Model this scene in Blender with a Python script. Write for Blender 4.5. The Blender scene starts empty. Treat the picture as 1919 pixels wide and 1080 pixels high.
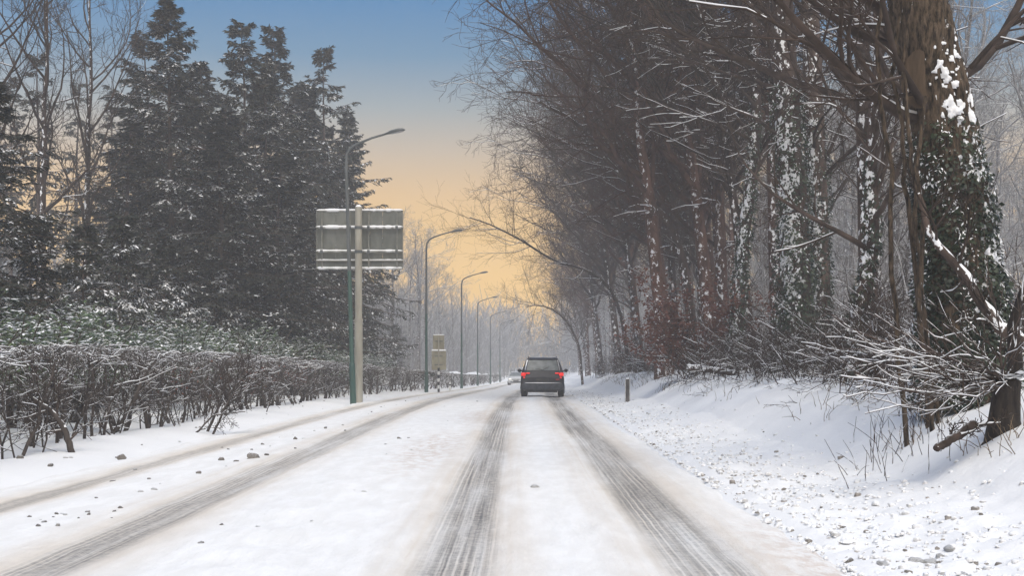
import bpy, math, random
import numpy as np

# ------------------------------------------------------------------ camera, sky, sun, exposure
SC = bpy.context.scene
COL = SC.collection
FPX, VPX, VPY, EYE = 2580.0, 974.0, 676.0, 1.35        # focal length and vanishing point in photo pixels, eye height

cam = bpy.data.cameras.new('camera')
cam.sensor_width = 36.0
cam.lens = FPX / 1919.0 * 36.0
cam.shift_y = (VPY - 540.0) / 1919.0
cam.shift_x = -(VPX - 959.5) / 1919.0
cam.clip_end = 3000
cam_o = bpy.data.objects.new('camera', cam)
COL.objects.link(cam_o)
cam_o.location = (0, 0, EYE)
cam_o.rotation_euler = (math.radians(90), 0, 0)
SC.camera = cam_o

SUN_EL, SUN_AZ = math.radians(58), math.radians(165)    # azimuth from +y towards +x
SKY_STRENGTH = 0.12
world = bpy.data.worlds.new('World')
SC.world = world
world.use_nodes = True
wn = world.node_tree
wn.nodes.clear()
w_out = wn.nodes.new('ShaderNodeOutputWorld')
w_bg = wn.nodes.new('ShaderNodeBackground')
w_bg.inputs['Strength'].default_value = SKY_STRENGTH
w_sky = wn.nodes.new('ShaderNodeTexSky')
w_sky.sky_type = 'NISHITA'
w_sky.sun_disc = False
w_sky.sun_elevation = SUN_EL
w_sky.sun_rotation = SUN_AZ
w_sky.dust_density = 2.0
# winter dusk band: the clear sky turns from blue to peach to amber towards the horizon, all the way round
w_tc = wn.nodes.new('ShaderNodeTexCoord')
w_sep = wn.nodes.new('ShaderNodeSeparateXYZ')
wn.links.new(w_tc.outputs['Generated'], w_sep.inputs[0])
w_mr = wn.nodes.new('ShaderNodeMapRange')
w_mr.inputs['From Min'].default_value = 0.0
w_mr.inputs['From Max'].default_value = 0.30
wn.links.new(w_sep.outputs['Z'], w_mr.inputs['Value'])
w_ramp = wn.nodes.new('ShaderNodeValToRGB')
wn.links.new(w_mr.outputs[0], w_ramp.inputs[0])
SKY_STOPS = [(0.00, (0.88, 0.55, 0.17)), (0.20, (0.95, 0.56, 0.11)), (0.30, (0.86, 0.53, 0.15)), (0.40, (0.72, 0.48, 0.23)),
             (0.50, (0.52, 0.43, 0.33)), (0.60, (0.32, 0.36, 0.38)), (0.72, (0.145, 0.265, 0.40)), (0.86, (0.06, 0.205, 0.42)), (1.00, (0.035, 0.18, 0.42))]
el = w_ramp.color_ramp.elements
while len(el) < len(SKY_STOPS):
    el.new(0.5)
for e, (p, c) in zip(el, SKY_STOPS):
    e.position = p
    e.color = (*c, 1)
w_gain = wn.nodes.new('ShaderNodeVectorMath')
w_gain.operation = 'SCALE'
w_gain.inputs['Scale'].default_value = 0.70 / SKY_STRENGTH
wn.links.new(w_ramp.outputs[0], w_gain.inputs[0])
w_mr2 = wn.nodes.new('ShaderNodeMapRange')
w_mr2.interpolation_type = 'SMOOTHSTEP'
w_mr2.inputs['From Min'].default_value = 0.26
w_mr2.inputs['From Max'].default_value = 0.60
wn.links.new(w_sep.outputs['Z'], w_mr2.inputs['Value'])
w_mix = wn.nodes.new('ShaderNodeMix')
w_mix.data_type = 'RGBA'
wn.links.new(w_mr2.outputs[0], w_mix.inputs[0])
wn.links.new(w_gain.outputs[0], w_mix.inputs[6])
wn.links.new(w_sky.outputs[0], w_mix.inputs[7])
wn.links.new(w_mix.outputs[2], w_bg.inputs['Color'])
wn.links.new(w_bg.outputs[0], w_out.inputs['Surface'])

sun = bpy.data.lights.new('sun', 'SUN')
sun.energy = 1.5
sun.angle = math.radians(60)                            # snow light: the sun is a broad glow
sun.color = (1.0, 0.935, 0.77)
sun_o = bpy.data.objects.new('sun', sun)
COL.objects.link(sun_o)
sun_o.rotation_euler = (math.pi / 2 - SUN_EL, 0, math.pi - SUN_AZ)

SC.view_settings.view_transform = 'Standard'
SC.view_settings.look = 'None'
SC.view_settings.gamma = 1.0
SC.view_settings.exposure = 0.70
SC.render.engine = 'CYCLES'
SC.cycles.max_bounces = 5
SC.cycles.diffuse_bounces = 3
SC.cycles.glossy_bounces = 2
SC.cycles.transmission_bounces = 2
SC.cycles.transparent_max_bounces = 4
SC.cycles.volume_bounces = 1
SC.cycles.use_denoising = True
HAZE_DENSITY = 0.0017

# ------------------------------------------------------------------ helpers
RNG = np.random.default_rng(11)
random.seed(11)


def unit(v):
    return v / np.maximum(np.linalg.norm(v, axis=-1, keepdims=True), 1e-9)


def at(px, py, d):
    """a point of the place seen at photo pixel (px, py), d metres ahead"""
    return np.array([(px - VPX) * d / FPX, d, EYE + (VPY - py) * d / FPX])


class Acc:
    """collects vertices and faces of one mesh"""
    def __init__(self):
        self.v, self.f3, self.f4, self.n = [], [], [], 0

    def add(self, v, f):
        v = np.asarray(v, float).reshape(-1, 3)
        f = np.asarray(f, np.int64)
        if len(v) == 0 or len(f) == 0:
            return
        (self.f4 if f.shape[1] == 4 else self.f3).append(f + self.n)
        self.v.append(v)
        self.n += len(v)

    def mesh(self, name, mat, smooth=True):
        me = bpy.data.meshes.new(name)
        v = np.concatenate(self.v) if self.v else np.zeros((0, 3))
        f4 = np.concatenate(self.f4) if self.f4 else np.zeros((0, 4), np.int64)
        f3 = np.concatenate(self.f3) if self.f3 else np.zeros((0, 3), np.int64)
        loops = np.concatenate([f4.ravel(), f3.ravel()]).astype(np.int32)
        tot = np.concatenate([np.full(len(f4), 4), np.full(len(f3), 3)]).astype(np.int32)
        start = np.concatenate([[0], np.cumsum(tot)[:-1]]).astype(np.int32) if len(tot) else tot
        me.vertices.add(len(v))
        me.vertices.foreach_set('co', v.astype(np.float32).ravel())
        me.loops.add(len(loops))
        me.loops.foreach_set('vertex_index', loops)
        me.polygons.add(len(tot))
        me.polygons.foreach_set('loop_start', start)
        me.polygons.foreach_set('loop_total', tot)
        me.polygons.foreach_set('use_smooth', np.full(len(tot), smooth))
        me.update(calc_edges=True)
        me.materials.append(mat)
        return me

    def obj(self, name, mat, parent=None, smooth=True, loc=(0, 0, 0), rz=0.0):
        return link(name, self.mesh(name, mat, smooth), parent, loc, rz)


def link(name, me, parent=None, loc=(0, 0, 0), rz=0.0):
    o = bpy.data.objects.new(name, me)
    COL.objects.link(o)
    o.location = loc
    o.rotation_euler = (0, 0, rz)
    o.parent = parent
    return o


def tag(o, label=None, cat=None, group=None, kind=None):
    for k, v in (('label', label), ('category', cat), ('group', group), ('kind', kind)):
        if v:
            o[k] = v
    return o


def thing(name, label, cat, loc=(0, 0, 0), rz=0.0, group=None):
    return tag(link(name, None, None, tuple(loc), rz), label, cat, group)


def dup(root, loc, rz=0.0, scale=1.0, label=None, group=None):
    def cp(o, parent):
        c = o.copy()
        COL.objects.link(c)
        c.parent = parent
        for ch in o.children:
            cp(ch, c)
        return c
    r = cp(root, None)
    r.location = loc
    r.rotation_euler = (0, 0, rz)
    r.scale = (scale, scale, scale) if np.isscalar(scale) else scale
    if label:
        r['label'] = label
    if group:
        r['group'] = group
    return r


def tubes(P, Rr, k):
    """batch of tapered tubes: P (N,n,3), Rr (N,n)"""
    N, n, _ = P.shape
    T = np.empty_like(P)
    T[:, 1:-1] = P[:, 2:] - P[:, :-2]
    T[:, 0] = P[:, 1] - P[:, 0]
    T[:, -1] = P[:, -1] - P[:, -2]
    T = unit(T)
    m = np.abs(P[:, -1] - P[:, 0])
    ref = np.zeros((N, 3))
    ref[np.arange(N), np.argmin(m, axis=1)] = 1
    U = unit(np.cross(T, np.broadcast_to(ref[:, None], T.shape)))
    V = np.cross(T, U)
    a = 2 * np.pi * np.arange(k) / k
    verts = P[:, :, None] + Rr[:, :, None, None] * (np.cos(a)[:, None] * U[:, :, None] + np.sin(a)[:, None] * V[:, :, None])
    base = (np.arange(N) * n * k)[:, None, None]
    i = (np.arange(n - 1) * k)[None, :, None]
    j = np.arange(k)[None, None, :]
    j2 = (j + 1) % k
    q = np.stack([base + i + j, base + i + j2, base + i + k + j2, base + i + k + j], -1).reshape(-1, 4)
    return verts.reshape(-1, 3), q


def tube(acc, pts, radii, k=8, cap=True):
    P = np.asarray(pts, float)[None]
    r = np.asarray(radii, float)
    if r.ndim == 0:
        r = np.full(P.shape[1], float(r))
    acc.add(*tubes(P, r[None], k))
    if cap:
        for e, sgn in ((0, -1), (-1, 1)):
            v, _ = tubes(P, r[None], k)
            ring = v.reshape(P.shape[1], k, 3)[e]
            c = ring.mean(0)
            idx = np.arange(k)
            f = np.stack([np.full(k, k), idx, (idx + 1) % k], -1)
            acc.add(np.vstack([ring, c]), f if sgn > 0 else f[:, ::-1])


def grow(S, D, L, n, wander, up, rng):
    N = len(S)
    P = [S]
    d = D.copy()
    step = (L / (n - 1))[:, None]
    for _ in range(n - 1):
        d = d + rng.normal(0, wander, (N, 3))
        d[:, 2] += up
        d = unit(d)
        P.append(P[-1] + d * step)
    return np.stack(P, 1)


def sample(P, t):
    """positions and tangents at t (N,m) along polylines P (N,n,3)"""
    n = P.shape[1]
    x = np.clip(t * (n - 1), 0, n - 1.001)
    i = x.astype(int)
    w = (x - i)[..., None]
    r = np.arange(P.shape[0])[:, None]
    a, b = P[r, i], P[r, i + 1]
    return a * (1 - w) + b * w, unit(b - a)


def sprout(P, Rr, m, t0, t1, ang, asd, rng):
    """m children per branch: starts, directions, parent radius there, t"""
    N = P.shape[0]
    t = t0 + (t1 - t0) * (np.arange(m)[None] + rng.random((N, m))) / m
    S, T = sample(P, t)
    rad = np.take_along_axis(Rr, np.clip((t * (P.shape[1] - 1)).astype(int), 0, P.shape[1] - 1), 1)
    ref = unit(rng.normal(size=(N, m, 3)))
    U = unit(np.cross(T, ref))
    a = rng.normal(ang, asd, (N, m))[..., None]
    D = unit(np.cos(a) * T + np.sin(a) * U)
    return S.reshape(-1, 3), D.reshape(-1, 3), rad.ravel(), t.ravel()


def leaves(C, D, Nn, L, W):
    """diamond leaves: base C, direction D, normal-ish Nn, length L, width W"""
    D = unit(D)
    B = unit(np.cross(D, Nn))
    L = np.broadcast_to(np.asarray(L, float), (len(C),))[:, None]
    W = np.broadcast_to(np.asarray(W, float), (len(C),))[:, None]
    v = np.stack([C, C + D * L * 0.45 + B * W * 0.5, C + D * L, C + D * L * 0.45 - B * W * 0.5], 1)
    return v.reshape(-1, 3), np.arange(len(C) * 4).reshape(-1, 4)


def box(acc, lo, hi, bev=0.0):
    (x0, y0, z0), (x1, y1, z1) = lo, hi
    if bev <= 0:
        v = [(x0, y0, z0), (x1, y0, z0), (x1, y1, z0), (x0, y1, z0), (x0, y0, z1), (x1, y0, z1), (x1, y1, z1), (x0, y1, z1)]
        acc.add(v, [(0, 3, 2, 1), (4, 5, 6, 7), (0, 1, 5, 4), (1, 2, 6, 5), (2, 3, 7, 6), (3, 0, 4, 7)])
        return
    b = bev
    corners = []
    for z, zz in ((z0, z0 + b), (z1, z1 - b)):
        ring_out = [(x0 + b, y0), (x1 - b, y0), (x1, y0 + b), (x1, y1 - b), (x1 - b, y1), (x0 + b, y1), (x0, y1 - b), (x0, y0 + b)]
        ring_in = [(x0 + b, y0 + b), (x1 - b, y0 + b), (x1 - b, y0 + b), (x1 - b, y1 - b), (x1 - b, y1 - b), (x0 + b, y1 - b), (x0 + b, y1 - b), (x0 + b, y0 + b)]
        corners.append(([(*p, zz) for p in ring_out], [(*p, z) for p in ring_in]))
    v = corners[0][1] + corners[0][0] + corners[1][0] + corners[1][1]
    f = []
    for r in range(3):
        for j in range(8):
            f.append((r * 8 + j, r * 8 + (j + 1) % 8, r * 8 + 8 + (j + 1) % 8, r * 8 + 8 + j))
    acc.add(v, f)
    acc.add([v[0], v[2], v[4], v[6]], [(3, 2, 1, 0)])
    acc.add([v[24], v[26], v[28], v[30]], [(0, 1, 2, 3)])


def noise2(x, y, sc, seed=0):
    """smooth value noise in -1..1"""
    r = np.random.default_rng(seed).random((64, 64)) * 2 - 1
    X, Y = np.asarray(x) / sc + 1000.0, np.asarray(y) / sc + 1000.0
    xi, yi = np.floor(X).astype(int), np.floor(Y).astype(int)
    fx, fy = X - xi, Y - yi
    fx, fy = fx * fx * (3 - 2 * fx), fy * fy * (3 - 2 * fy)
    g = lambda a, b: r[a % 64, b % 64]
    return (g(xi, yi) * (1 - fx) + g(xi + 1, yi) * fx) * (1 - fy) + (g(xi, yi + 1) * (1 - fx) + g(xi + 1, yi + 1) * fx) * fy


# ------------------------------------------------------------------ materials
class NT:
    def __init__(self, name):
        self.m = bpy.data.materials.new(name)
        self.m.use_nodes = True
        self.t = self.m.node_tree
        self.b = self.t.nodes['Principled BSDF']

    def node(self, typ, **kw):
        n = self.t.nodes.new(typ)
        for k, v in kw.items():
            setattr(n, k, v)
        return n

    def put(self, sock, v):
        if hasattr(v, 'links') or isinstance(v, bpy.types.NodeSocket):
            self.t.links.new(v, sock)
        else:
            sock.default_value = v

    def math(self, op, a, b=0.0, c=None, clamp=False):
        n = self.node('ShaderNodeMath', operation=op, use_clamp=clamp)
        self.put(n.inputs[0], a)
        self.put(n.inputs[1], b)
        if c is not None:
            self.put(n.inputs[2], c)
        return n.outputs[0]

    def step(self, v, lo, hi):
        n = self.node('ShaderNodeMapRange', interpolation_type='SMOOTHSTEP')
        self.put(n.inputs['Value'], v)
        n.inputs['From Min'].default_value = lo
        n.inputs['From Max'].default_value = hi
        return n.outputs[0]

    def mix(self, f, a, b):
        n = self.node('ShaderNodeMix', data_type='RGBA')
        self.put(n.inputs[0], f)
        self.put(n.inputs[6], (*a, 1) if isinstance(a, tuple) else a)
        self.put(n.inputs[7], (*b, 1) if isinstance(b, tuple) else b)
        return n.outputs[2]

    def coords(self, scale=(1, 1, 1), uv=False):
        tc = self.node('ShaderNodeTexCoord')
        mp = self.node('ShaderNodeMapping')
        mp.inputs['Scale'].default_value = scale
        self.t.links.new(tc.outputs['UV' if uv else 'Object'], mp.inputs[0])
        return mp.outputs[0]

    def noise(self, vec, scale=1.0, detail=3.0, rough=0.55):
        n = self.node('ShaderNodeTexNoise')
        n.inputs['Scale'].default_value = scale
        n.inputs['Detail'].default_value = detail
        n.inputs['Roughness'].default_value = rough
        self.t.links.new(vec, n.inputs['Vector'])
        return n.outputs[0]

    def bump(self, h, strength=0.5, dist=0.02):
        n = self.node('ShaderNodeBump')
        n.inputs['Strength'].default_value = strength
        n.inputs['Distance'].default_value = dist
        self.put(n.inputs['Height'], h)
        self.t.links.new(n.outputs[0], self.b.inputs['Normal'])

    def fin(self, col, rough=0.8, spec=0.3, metal=0.0):
        self.put(self.b.inputs['Base Color'], (*col, 1) if isinstance(col, tuple) else col)
        self.put(self.b.inputs['Roughness'], rough)
        self.b.inputs['Specular IOR Level'].default_value = spec
        self.b.inputs['Metallic'].default_value = metal
        return self.m


SNOW = (0.82, 0.825, 0.83)


def mottled(name, c1, c2, scale=6.0, stretch=1.0, rough=0.8, spec=0.3, metal=0.0, bump=0.4, snow=None, plaster=None, vary=0.0):
    """two-tone procedural surface; snow=(lo,hi): lies on faces that look up; plaster=(dir, lo, hi): blown onto one side"""
    n = NT(name)
    co = n.coords((scale, scale, scale * stretch))
    a = n.noise(co, 1.0, 5.0, 0.6)
    col = n.mix(n.step(a, 0.3, 0.7), c1, c2)
    if vary:
        oi = n.node('ShaderNodeObjectInfo')
        hv = n.node('ShaderNodeHueSaturation')
        n.put(hv.inputs['Value'], n.math('MULTIPLY_ADD', oi.outputs['Random'], vary, 1 - vary / 2))
        n.t.links.new(col, hv.inputs['Color'])
        col = hv.outputs[0]
    if snow or plaster:
        g = n.node('ShaderNodeNewGeometry')
        pn = n.noise(n.coords((7, 7, 5)), 1.0, 4.0, 0.65)
        if snow:
            sep = n.node('ShaderNodeSeparateXYZ')
            n.t.links.new(g.outputs['Normal'], sep.inputs[0])
            col = n.mix(n.step(n.math('ADD', sep.outputs[2], n.math('MULTIPLY_ADD', pn, 1.6, -0.8)), *snow), col, SNOW)
        if plaster:
            d = n.node('ShaderNodeVectorMath', operation='DOT_PRODUCT')
            n.t.links.new(g.outputs['Normal'], d.inputs[0])
            d.inputs[1].default_value = plaster[0]
            col = n.mix(n.step(n.math('ADD', d.outputs['Value'], n.math('MULTIPLY_ADD', pn, 3.4, -1.7)), plaster[1], plaster[2]), col, SNOW)
    if bump:
        n.bump(a, bump, 0.03)
    return n.fin(col, rough, spec, metal)


def plain(name, c, rough=0.5, spec=0.4, metal=0.0, emit=None, strength=0.0):
    n = NT(name)
    co = n.coords((9, 9, 9))
    a = n.noise(co, 1.0, 4.0)
    dark = tuple(x * 0.8 for x in c)
    m = n.fin(n.mix(n.step(a, 0.35, 0.65), dark, c), rough, spec, metal)
    if emit:
        n.b.inputs['Emission Color'].default_value = (*emit, 1)
        n.b.inputs['Emission Strength'].default_value = strength
    return m


M = {}
PL = (-0.45, -0.82, 0.30)
M['bark'] = mottled('bark', (0.036, 0.026, 0.021), (0.088, 0.062, 0.050), 5, 0.25, 0.9, 0.15, bump=0.8, snow=(0.75, 1.05), plaster=(PL, 0.98, 1.12), vary=0.7)
M['bark_red'] = mottled('bark_red', (0.048, 0.027, 0.020), (0.120, 0.068, 0.050), 5, 0.25, 0.9, 0.15, bump=0.8, snow=(0.75, 1.05), plaster=(PL, 1.05, 1.18), vary=0.6)
M['bark_big'] = mottled('bark_big', (0.010, 0.008, 0.006), (0.115, 0.083, 0.056), 26, 0.28, 0.9, 0.15, bump=1.0, snow=(0.75, 1.0), plaster=((0.85, -0.45, 0.2), 1.25, 1.5))
M['twig'] = mottled('twig', (0.032, 0.024, 0.020), (0.074, 0.054, 0.044), 3, 1, 0.9, 0.1, bump=0, snow=(0.95, 1.25), vary=0.7)
M['twig_red'] = mottled('twig_red', (0.045, 0.026, 0.020), (0.105, 0.060, 0.045), 3, 1, 0.9, 0.1, bump=0, snow=(0.95, 1.25), vary=0.6)
M['hazed_twig'] = mottled('hazed_twig', (0.17, 0.165, 0.165), (0.33, 0.325, 0.325), 3, 1, 0.9, 0.1, bump=0, snow=(0.55, 1.0), vary=0.5)  # base tone lightened to imitate haze over far twigs; snow on upward faces
M['hazed_bark'] = mottled('hazed_bark', (0.085, 0.076, 0.072), (0.19, 0.175, 0.17), 5, 0.25, 0.9, 0.1, bump=0.5, snow=(0.6, 1.0), plaster=(PL, 1.0, 1.4), vary=0.5)  # bark lightened likewise, haze put into its colour
M['bark_dark'] = mottled('bark_dark', (0.010, 0.008, 0.007), (0.048, 0.038, 0.031), 16, 0.2, 0.9, 0.15, bump=1.0, snow=(0.7, 1.0))
M['hedge_wood'] = mottled('hedge_wood', (0.036, 0.030, 0.027), (0.095, 0.078, 0.068), 8, 0.4, 0.9, 0.1, bump=0.5, snow=(0.80, 1.15), plaster=(PL, 1.45, 1.7))
M['needles'] = mottled('needles', (0.024, 0.029, 0.023), (0.062, 0.064, 0.049), 1.6, 1, 0.75, 0.2, bump=0, vary=0.6)
M['needles_pale'] = mottled('needles_pale', (0.045, 0.050, 0.042), (0.085, 0.085, 0.072), 1.6, 1, 0.75, 0.2, bump=0, vary=0.5)
M['fir_bark'] = mottled('fir_bark', (0.06, 0.042, 0.034), (0.13, 0.10, 0.085), 6, 0.2, 0.9, 0.1, bump=0.7, vary=0.4)
M['laurel'] = mottled('laurel', (0.040, 0.075, 0.028), (0.115, 0.160, 0.060), 2.0, 1, 0.45, 0.4, bump=0, vary=0.5)
M['ivy'] = mottled('ivy', (0.012, 0.022, 0.012), (0.040, 0.055, 0.026), 3.0, 1, 0.5, 0.35, bump=0, vary=0.4)
M['beech_leaf'] = mottled('beech_leaf', (0.105, 0.042, 0.030), (0.215, 0.095, 0.068), 3.0, 1, 0.8, 0.2, bump=0, vary=0.4)
M['snow'] = mottled('snow', (0.80, 0.81, 0.83), SNOW, 14, 1, 0.7, 0.25, bump=0.3)
M['dirty_snow'] = mottled('dirty_snow', (0.10, 0.092, 0.082), (0.34, 0.31, 0.28), 14, 1, 0.75, 0.25, bump=0.8, snow=(0.75, 1.15), vary=0.4)
M['clean_lump'] = mottled('clean_lump', (0.40, 0.39, 0.375), (0.72, 0.71, 0.70), 14, 1, 0.8, 0.2, bump=0.9, snow=(0.25, 0.75), vary=0.3)
M['straw'] = mottled('straw', (0.10, 0.075, 0.05), (0.23, 0.17, 0.11), 4, 1, 0.9, 0.1, bump=0, vary=0.3)
M['green_paint'] = mottled('green_paint', (0.030, 0.070, 0.058), (0.050, 0.105, 0.085), 4, 0.3, 0.45, 0.4, bump=0.1)
M['grey_steel'] = mottled('grey_steel', (0.075, 0.085, 0.085), (0.12, 0.13, 0.13), 5, 0.3, 0.5, 0.4, bump=0.1)
M['lens'] = plain('lamp_lens', (0.30, 0.31, 0.32), 0.2, 0.5)
M['galv'] = mottled('galvanised_pole', (0.25, 0.235, 0.19), (0.37, 0.35, 0.295), 4, 0.2, 0.55, 0.35, bump=0.15)
M['sign_back'] = mottled('sign_back', (0.105, 0.112, 0.098), (0.175, 0.180, 0.160), 2.2, 0.5, 0.5, 0.35, bump=0.1)
M['sign_rail'] = mottled('sign_rail', (0.15, 0.15, 0.13), (0.23, 0.23, 0.20), 5, 1, 0.5, 0.35, bump=0.1)
M['small_sign'] = mottled('small_sign', (0.22, 0.205, 0.15), (0.33, 0.31, 0.235), 3, 0.6, 0.55, 0.3, bump=0.1)
M['black_band'] = plain('black_band', (0.02, 0.02, 0.022), 0.5)
M['white_band'] = plain('white_band', (0.72, 0.72, 0.72), 0.5)
M['wood_post'] = mottled('wood_post', (0.05, 0.045, 0.042), (0.15, 0.135, 0.125), 12, 0.2, 0.8, 0.2, bump=0.5)
M['car_dark'] = mottled('car_dark', (0.012, 0.011, 0.014), (0.030, 0.028, 0.033), 3, 1, 0.42, 0.4, bump=0)
M['car_grime'] = mottled('car_grime', (0.035, 0.037, 0.043), (0.075, 0.078, 0.086), 5, 1, 0.7, 0.3, bump=0.1)
M['car_glass'] = mottled('car_glass', (0.10, 0.115, 0.115), (0.22, 0.24, 0.24), 2.5, 1, 0.12, 0.6, bump=0)
M['dark_glass'] = plain('dark_glass', (0.02, 0.022, 0.025), 0.08, 0.6)
M['chrome'] = plain('chrome', (0.60, 0.61, 0.63), 0.25, 0.5, 0.6)
M['tail_red'] = plain('tail_red', (0.55, 0.02, 0.015), 0.25, 0.5, 0, (1.0, 0.02, 0.016), 0.42)
M['tail_dim'] = plain('tail_dim', (0.40, 0.02, 0.02), 0.3, 0.5, 0, (1.0, 0.05, 0.03), 0.25)
M['rubber'] = mottled('rubber', (0.015, 0.015, 0.015), (0.06, 0.06, 0.06), 14, 1, 0.85, 0.2, bump=0.4)
M['rim'] = plain('rim', (0.30, 0.31, 0.32), 0.35, 0.5, 0.5)
M['plate'] = plain('plate', (0.060, 0.055, 0.045), 0.6)
M['car_white'] = mottled('car_white', (0.50, 0.50, 0.49), (0.66, 0.66, 0.65), 3, 1, 0.35, 0.5, bump=0)
M['headlight'] = plain('headlight', (0.8, 0.8, 0.75), 0.15, 0.5, 0, (1.0, 0.97, 0.88), 0.5)
M['scar'] = mottled('scar_wood', (0.05, 0.034, 0.022), (0.11, 0.076, 0.048), 9, 0.15, 0.85, 0.2, bump=0.5)


def snow_ground_mat():
    n = NT('snow_ground')
    big = n.noise(n.coords((0.35, 0.35, 0.35)), 1.0, 4.0)
    fine = n.noise(n.coords((9, 9, 9)), 1.0, 6.0, 0.65)
    col = n.mix(n.step(big, 0.3, 0.75), (0.82, 0.825, 0.83), (0.76, 0.765, 0.775))
    n.bump(n.math('ADD', fine, n.math('MULTIPLY', big, 2.0)), 0.35, 0.05)
    return n.fin(col, 0.75, 0.2)


def road_mat():
    n = NT('road_snow')
    tc = n.node('ShaderNodeTexCoord')
    sep = n.node('ShaderNodeSeparateXYZ')
    n.t.links.new(tc.outputs['UV'], sep.inputs[0])
    u, v = sep.outputs[0], sep.outputs[1]

    def stretched(su, sv, det=4.0, rough=0.6):
        mp = n.node('ShaderNodeMapping')
        mp.inputs['Scale'].default_value = (su, sv, 1)
        n.t.links.new(tc.outputs['UV'], mp.inputs[0])
        return n.noise(mp.outputs[0], 1.0, det, rough)
    wob = n.math('MULTIPLY_ADD', stretched(0.02, 0.055, 2), 0.36, -0.18)
    uu = n.math('ADD', u, wob)
    streak = stretched(26, 0.28, 4, 0.7)
    streak2 = stretched(9, 0.12, 3, 0.6)
    patch = stretched(0.9, 0.16, 4, 0.6)
    blot = stretched(5, 1.2, 5, 0.65)
    dark = None
    slush = None
    for c, w, k in ((-0.46, 0.27, 1.0), (1.20, 0.31, 0.95), (-3.10, 0.27, 0.85), (-4.75, 0.17, 0.60)):
        d = n.math('ABSOLUTE', n.math('SUBTRACT', uu, c))
        m = n.math('MULTIPLY', n.math('SUBTRACT', 1.0, n.step(d, w * 0.45, w * 1.25)), k)
        s = n.math('SUBTRACT', 1.0, n.step(d, w * 0.8, w * 2.9))
        dark = m if dark is None else n.math('MAXIMUM', dark, m)
        slush = s if slush is None else n.math('MAXIMUM', slush, s)
    fine = stretched(60, 0.35, 3, 0.7)
    lug = stretched(16, 11, 4, 0.7)
    rib = n.node('ShaderNodeTexWave', wave_type='BANDS', bands_direction='X', wave_profile='SIN')
    rib.inputs['Scale'].default_value = 5.6
    rib.inputs['Distortion'].default_value = 0.9
    rib.inputs['Detail'].default_value = 1.0
    rib.inputs['Detail Scale'].default_value = 0.5
    rmp = n.node('ShaderNodeMapping')
    rmp.inputs['Scale'].default_value = (1, 0.03, 1)
    n.t.links.new(tc.outputs['UV'], rmp.inputs[0])
    n.t.links.new(rmp.outputs[0], rib.inputs['Vector'])
    ridge = n.math('MULTIPLY', n.step(rib.outputs['Fac'], 0.62, 0.98), n.step(stretched(3.2, 0.10, 2), 0.40, 0.62))
    str_all = n.math('ADD', n.math('MULTIPLY', streak2, 0.34), n.math('ADD', n.math('MULTIPLY', lug, 0.42), n.math('MULTIPLY', fine, 0.30)))
    dm = n.math('MULTIPLY', dark, n.math('MULTIPLY_ADD', n.step(str_all, 0.42, 0.68), 0.62, 0.22))
    dm = n.math('MULTIPLY', dm, n.math('MULTIPLY_ADD', n.step(patch, 0.25, 0.65), 0.45, 0.55))
    dm = n.math('MULTIPLY', dm, n.math('MULTIPLY_ADD', ridge, -0.78, 1.0))
    # rusty brown slush stains seen on the centre line and near the right edge
    stain = None
    for su, sv, wu, wv in ((-1.35, 21.0, 0.55, 6.0), (2.0, 8.5, 0.5, 3.5), (-1.0, 33.0, 0.6, 5.0)):
        a1 = n.math('DIVIDE', n.math('SUBTRACT', u, su), wu)
        a2 = n.math('DIVIDE', n.math('SUBTRACT', v, sv), wv)
        r2 = n.math('SQRT', n.math('ADD', n.math('MULTIPLY', a1, a1), n.math('MULTIPLY', a2, a2)))
        q = n.math('SUBTRACT', 1.0, n.step(r2, 0.1, 1.3))
        stain = q if stain is None else n.math('MAXIMUM', stain, q)
    stain = n.math('MULTIPLY', stain, n.step(stretched(7, 3, 4, 0.7), 0.40, 0.62))
    sl = n.math('MULTIPLY', slush, n.math('MULTIPLY_ADD', n.step(n.math('ADD', n.math('MULTIPLY', patch, 0.6), n.math('MULTIPLY', streak2, 0.4)), 0.34, 0.60), 0.75, 0.25))
    white = n.mix(n.step(blot, 0.35, 0.7), (0.77, 0.765, 0.75), (0.85, 0.85, 0.845))
    beige = n.mix(blot, (0.56, 0.495, 0.42), (0.76, 0.71, 0.64))
    col = n.mix(sl, white, beige)
    col = n.mix(n.math('MULTIPLY', stain, 0.6), col, (0.54, 0.43, 0.345))
    grey = n.mix(lug, (0.035, 0.038, 0.043), (0.17, 0.172, 0.175))
    col = n.mix(n.math('MULTIPLY', dm, 1.25, clamp=True), col, grey)
    blot2 = stretched(14, 7, 5, 0.7)
    h = n.math('ADD', n.math('ADD', n.math('MULTIPLY', blot, 0.8), n.math('MULTIPLY', blot2, 0.5)), n.math('MULTIPLY', n.math('MULTIPLY', dark, str_all), -1.4))
    n.bump(h, 0.85, 0.035)
    return n.fin(col, n.math('MULTIPLY_ADD', dm, -0.25, 0.75), 0.3)


# ------------------------------------------------------------------ terrain: lateral offset s is measured from the camera's lane line
_yy = np.linspace(-80, 420, 501)
_k = np.ones(25) / 25


def _tab(xs, ys):
    t = np.interp(_yy, xs, ys)
    return np.convolve(np.pad(t, 12, mode='edge'), _k, mode='valid')


_RC = _tab([-80, 40, 46, 76, 105, 136, 166, 196, 260, 330, 420], [0, 0, 0.03, 0.42, 1.05, 1.45, 2.0, 2.75, 4.7, 7.4, 11])
_RZ = _tab([-80, 34, 46, 76, 105, 136, 166, 196, 330, 420], [0, 0, -0.03, -0.42, -0.8, -1.15, -1.5, -1.75, -2.7, -3.2])
rc = lambda y: np.interp(y, _yy, _RC)
rz_ = lambda y: np.interp(y, _yy, _RZ)
RL, RR = -5.75, 2.35


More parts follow.
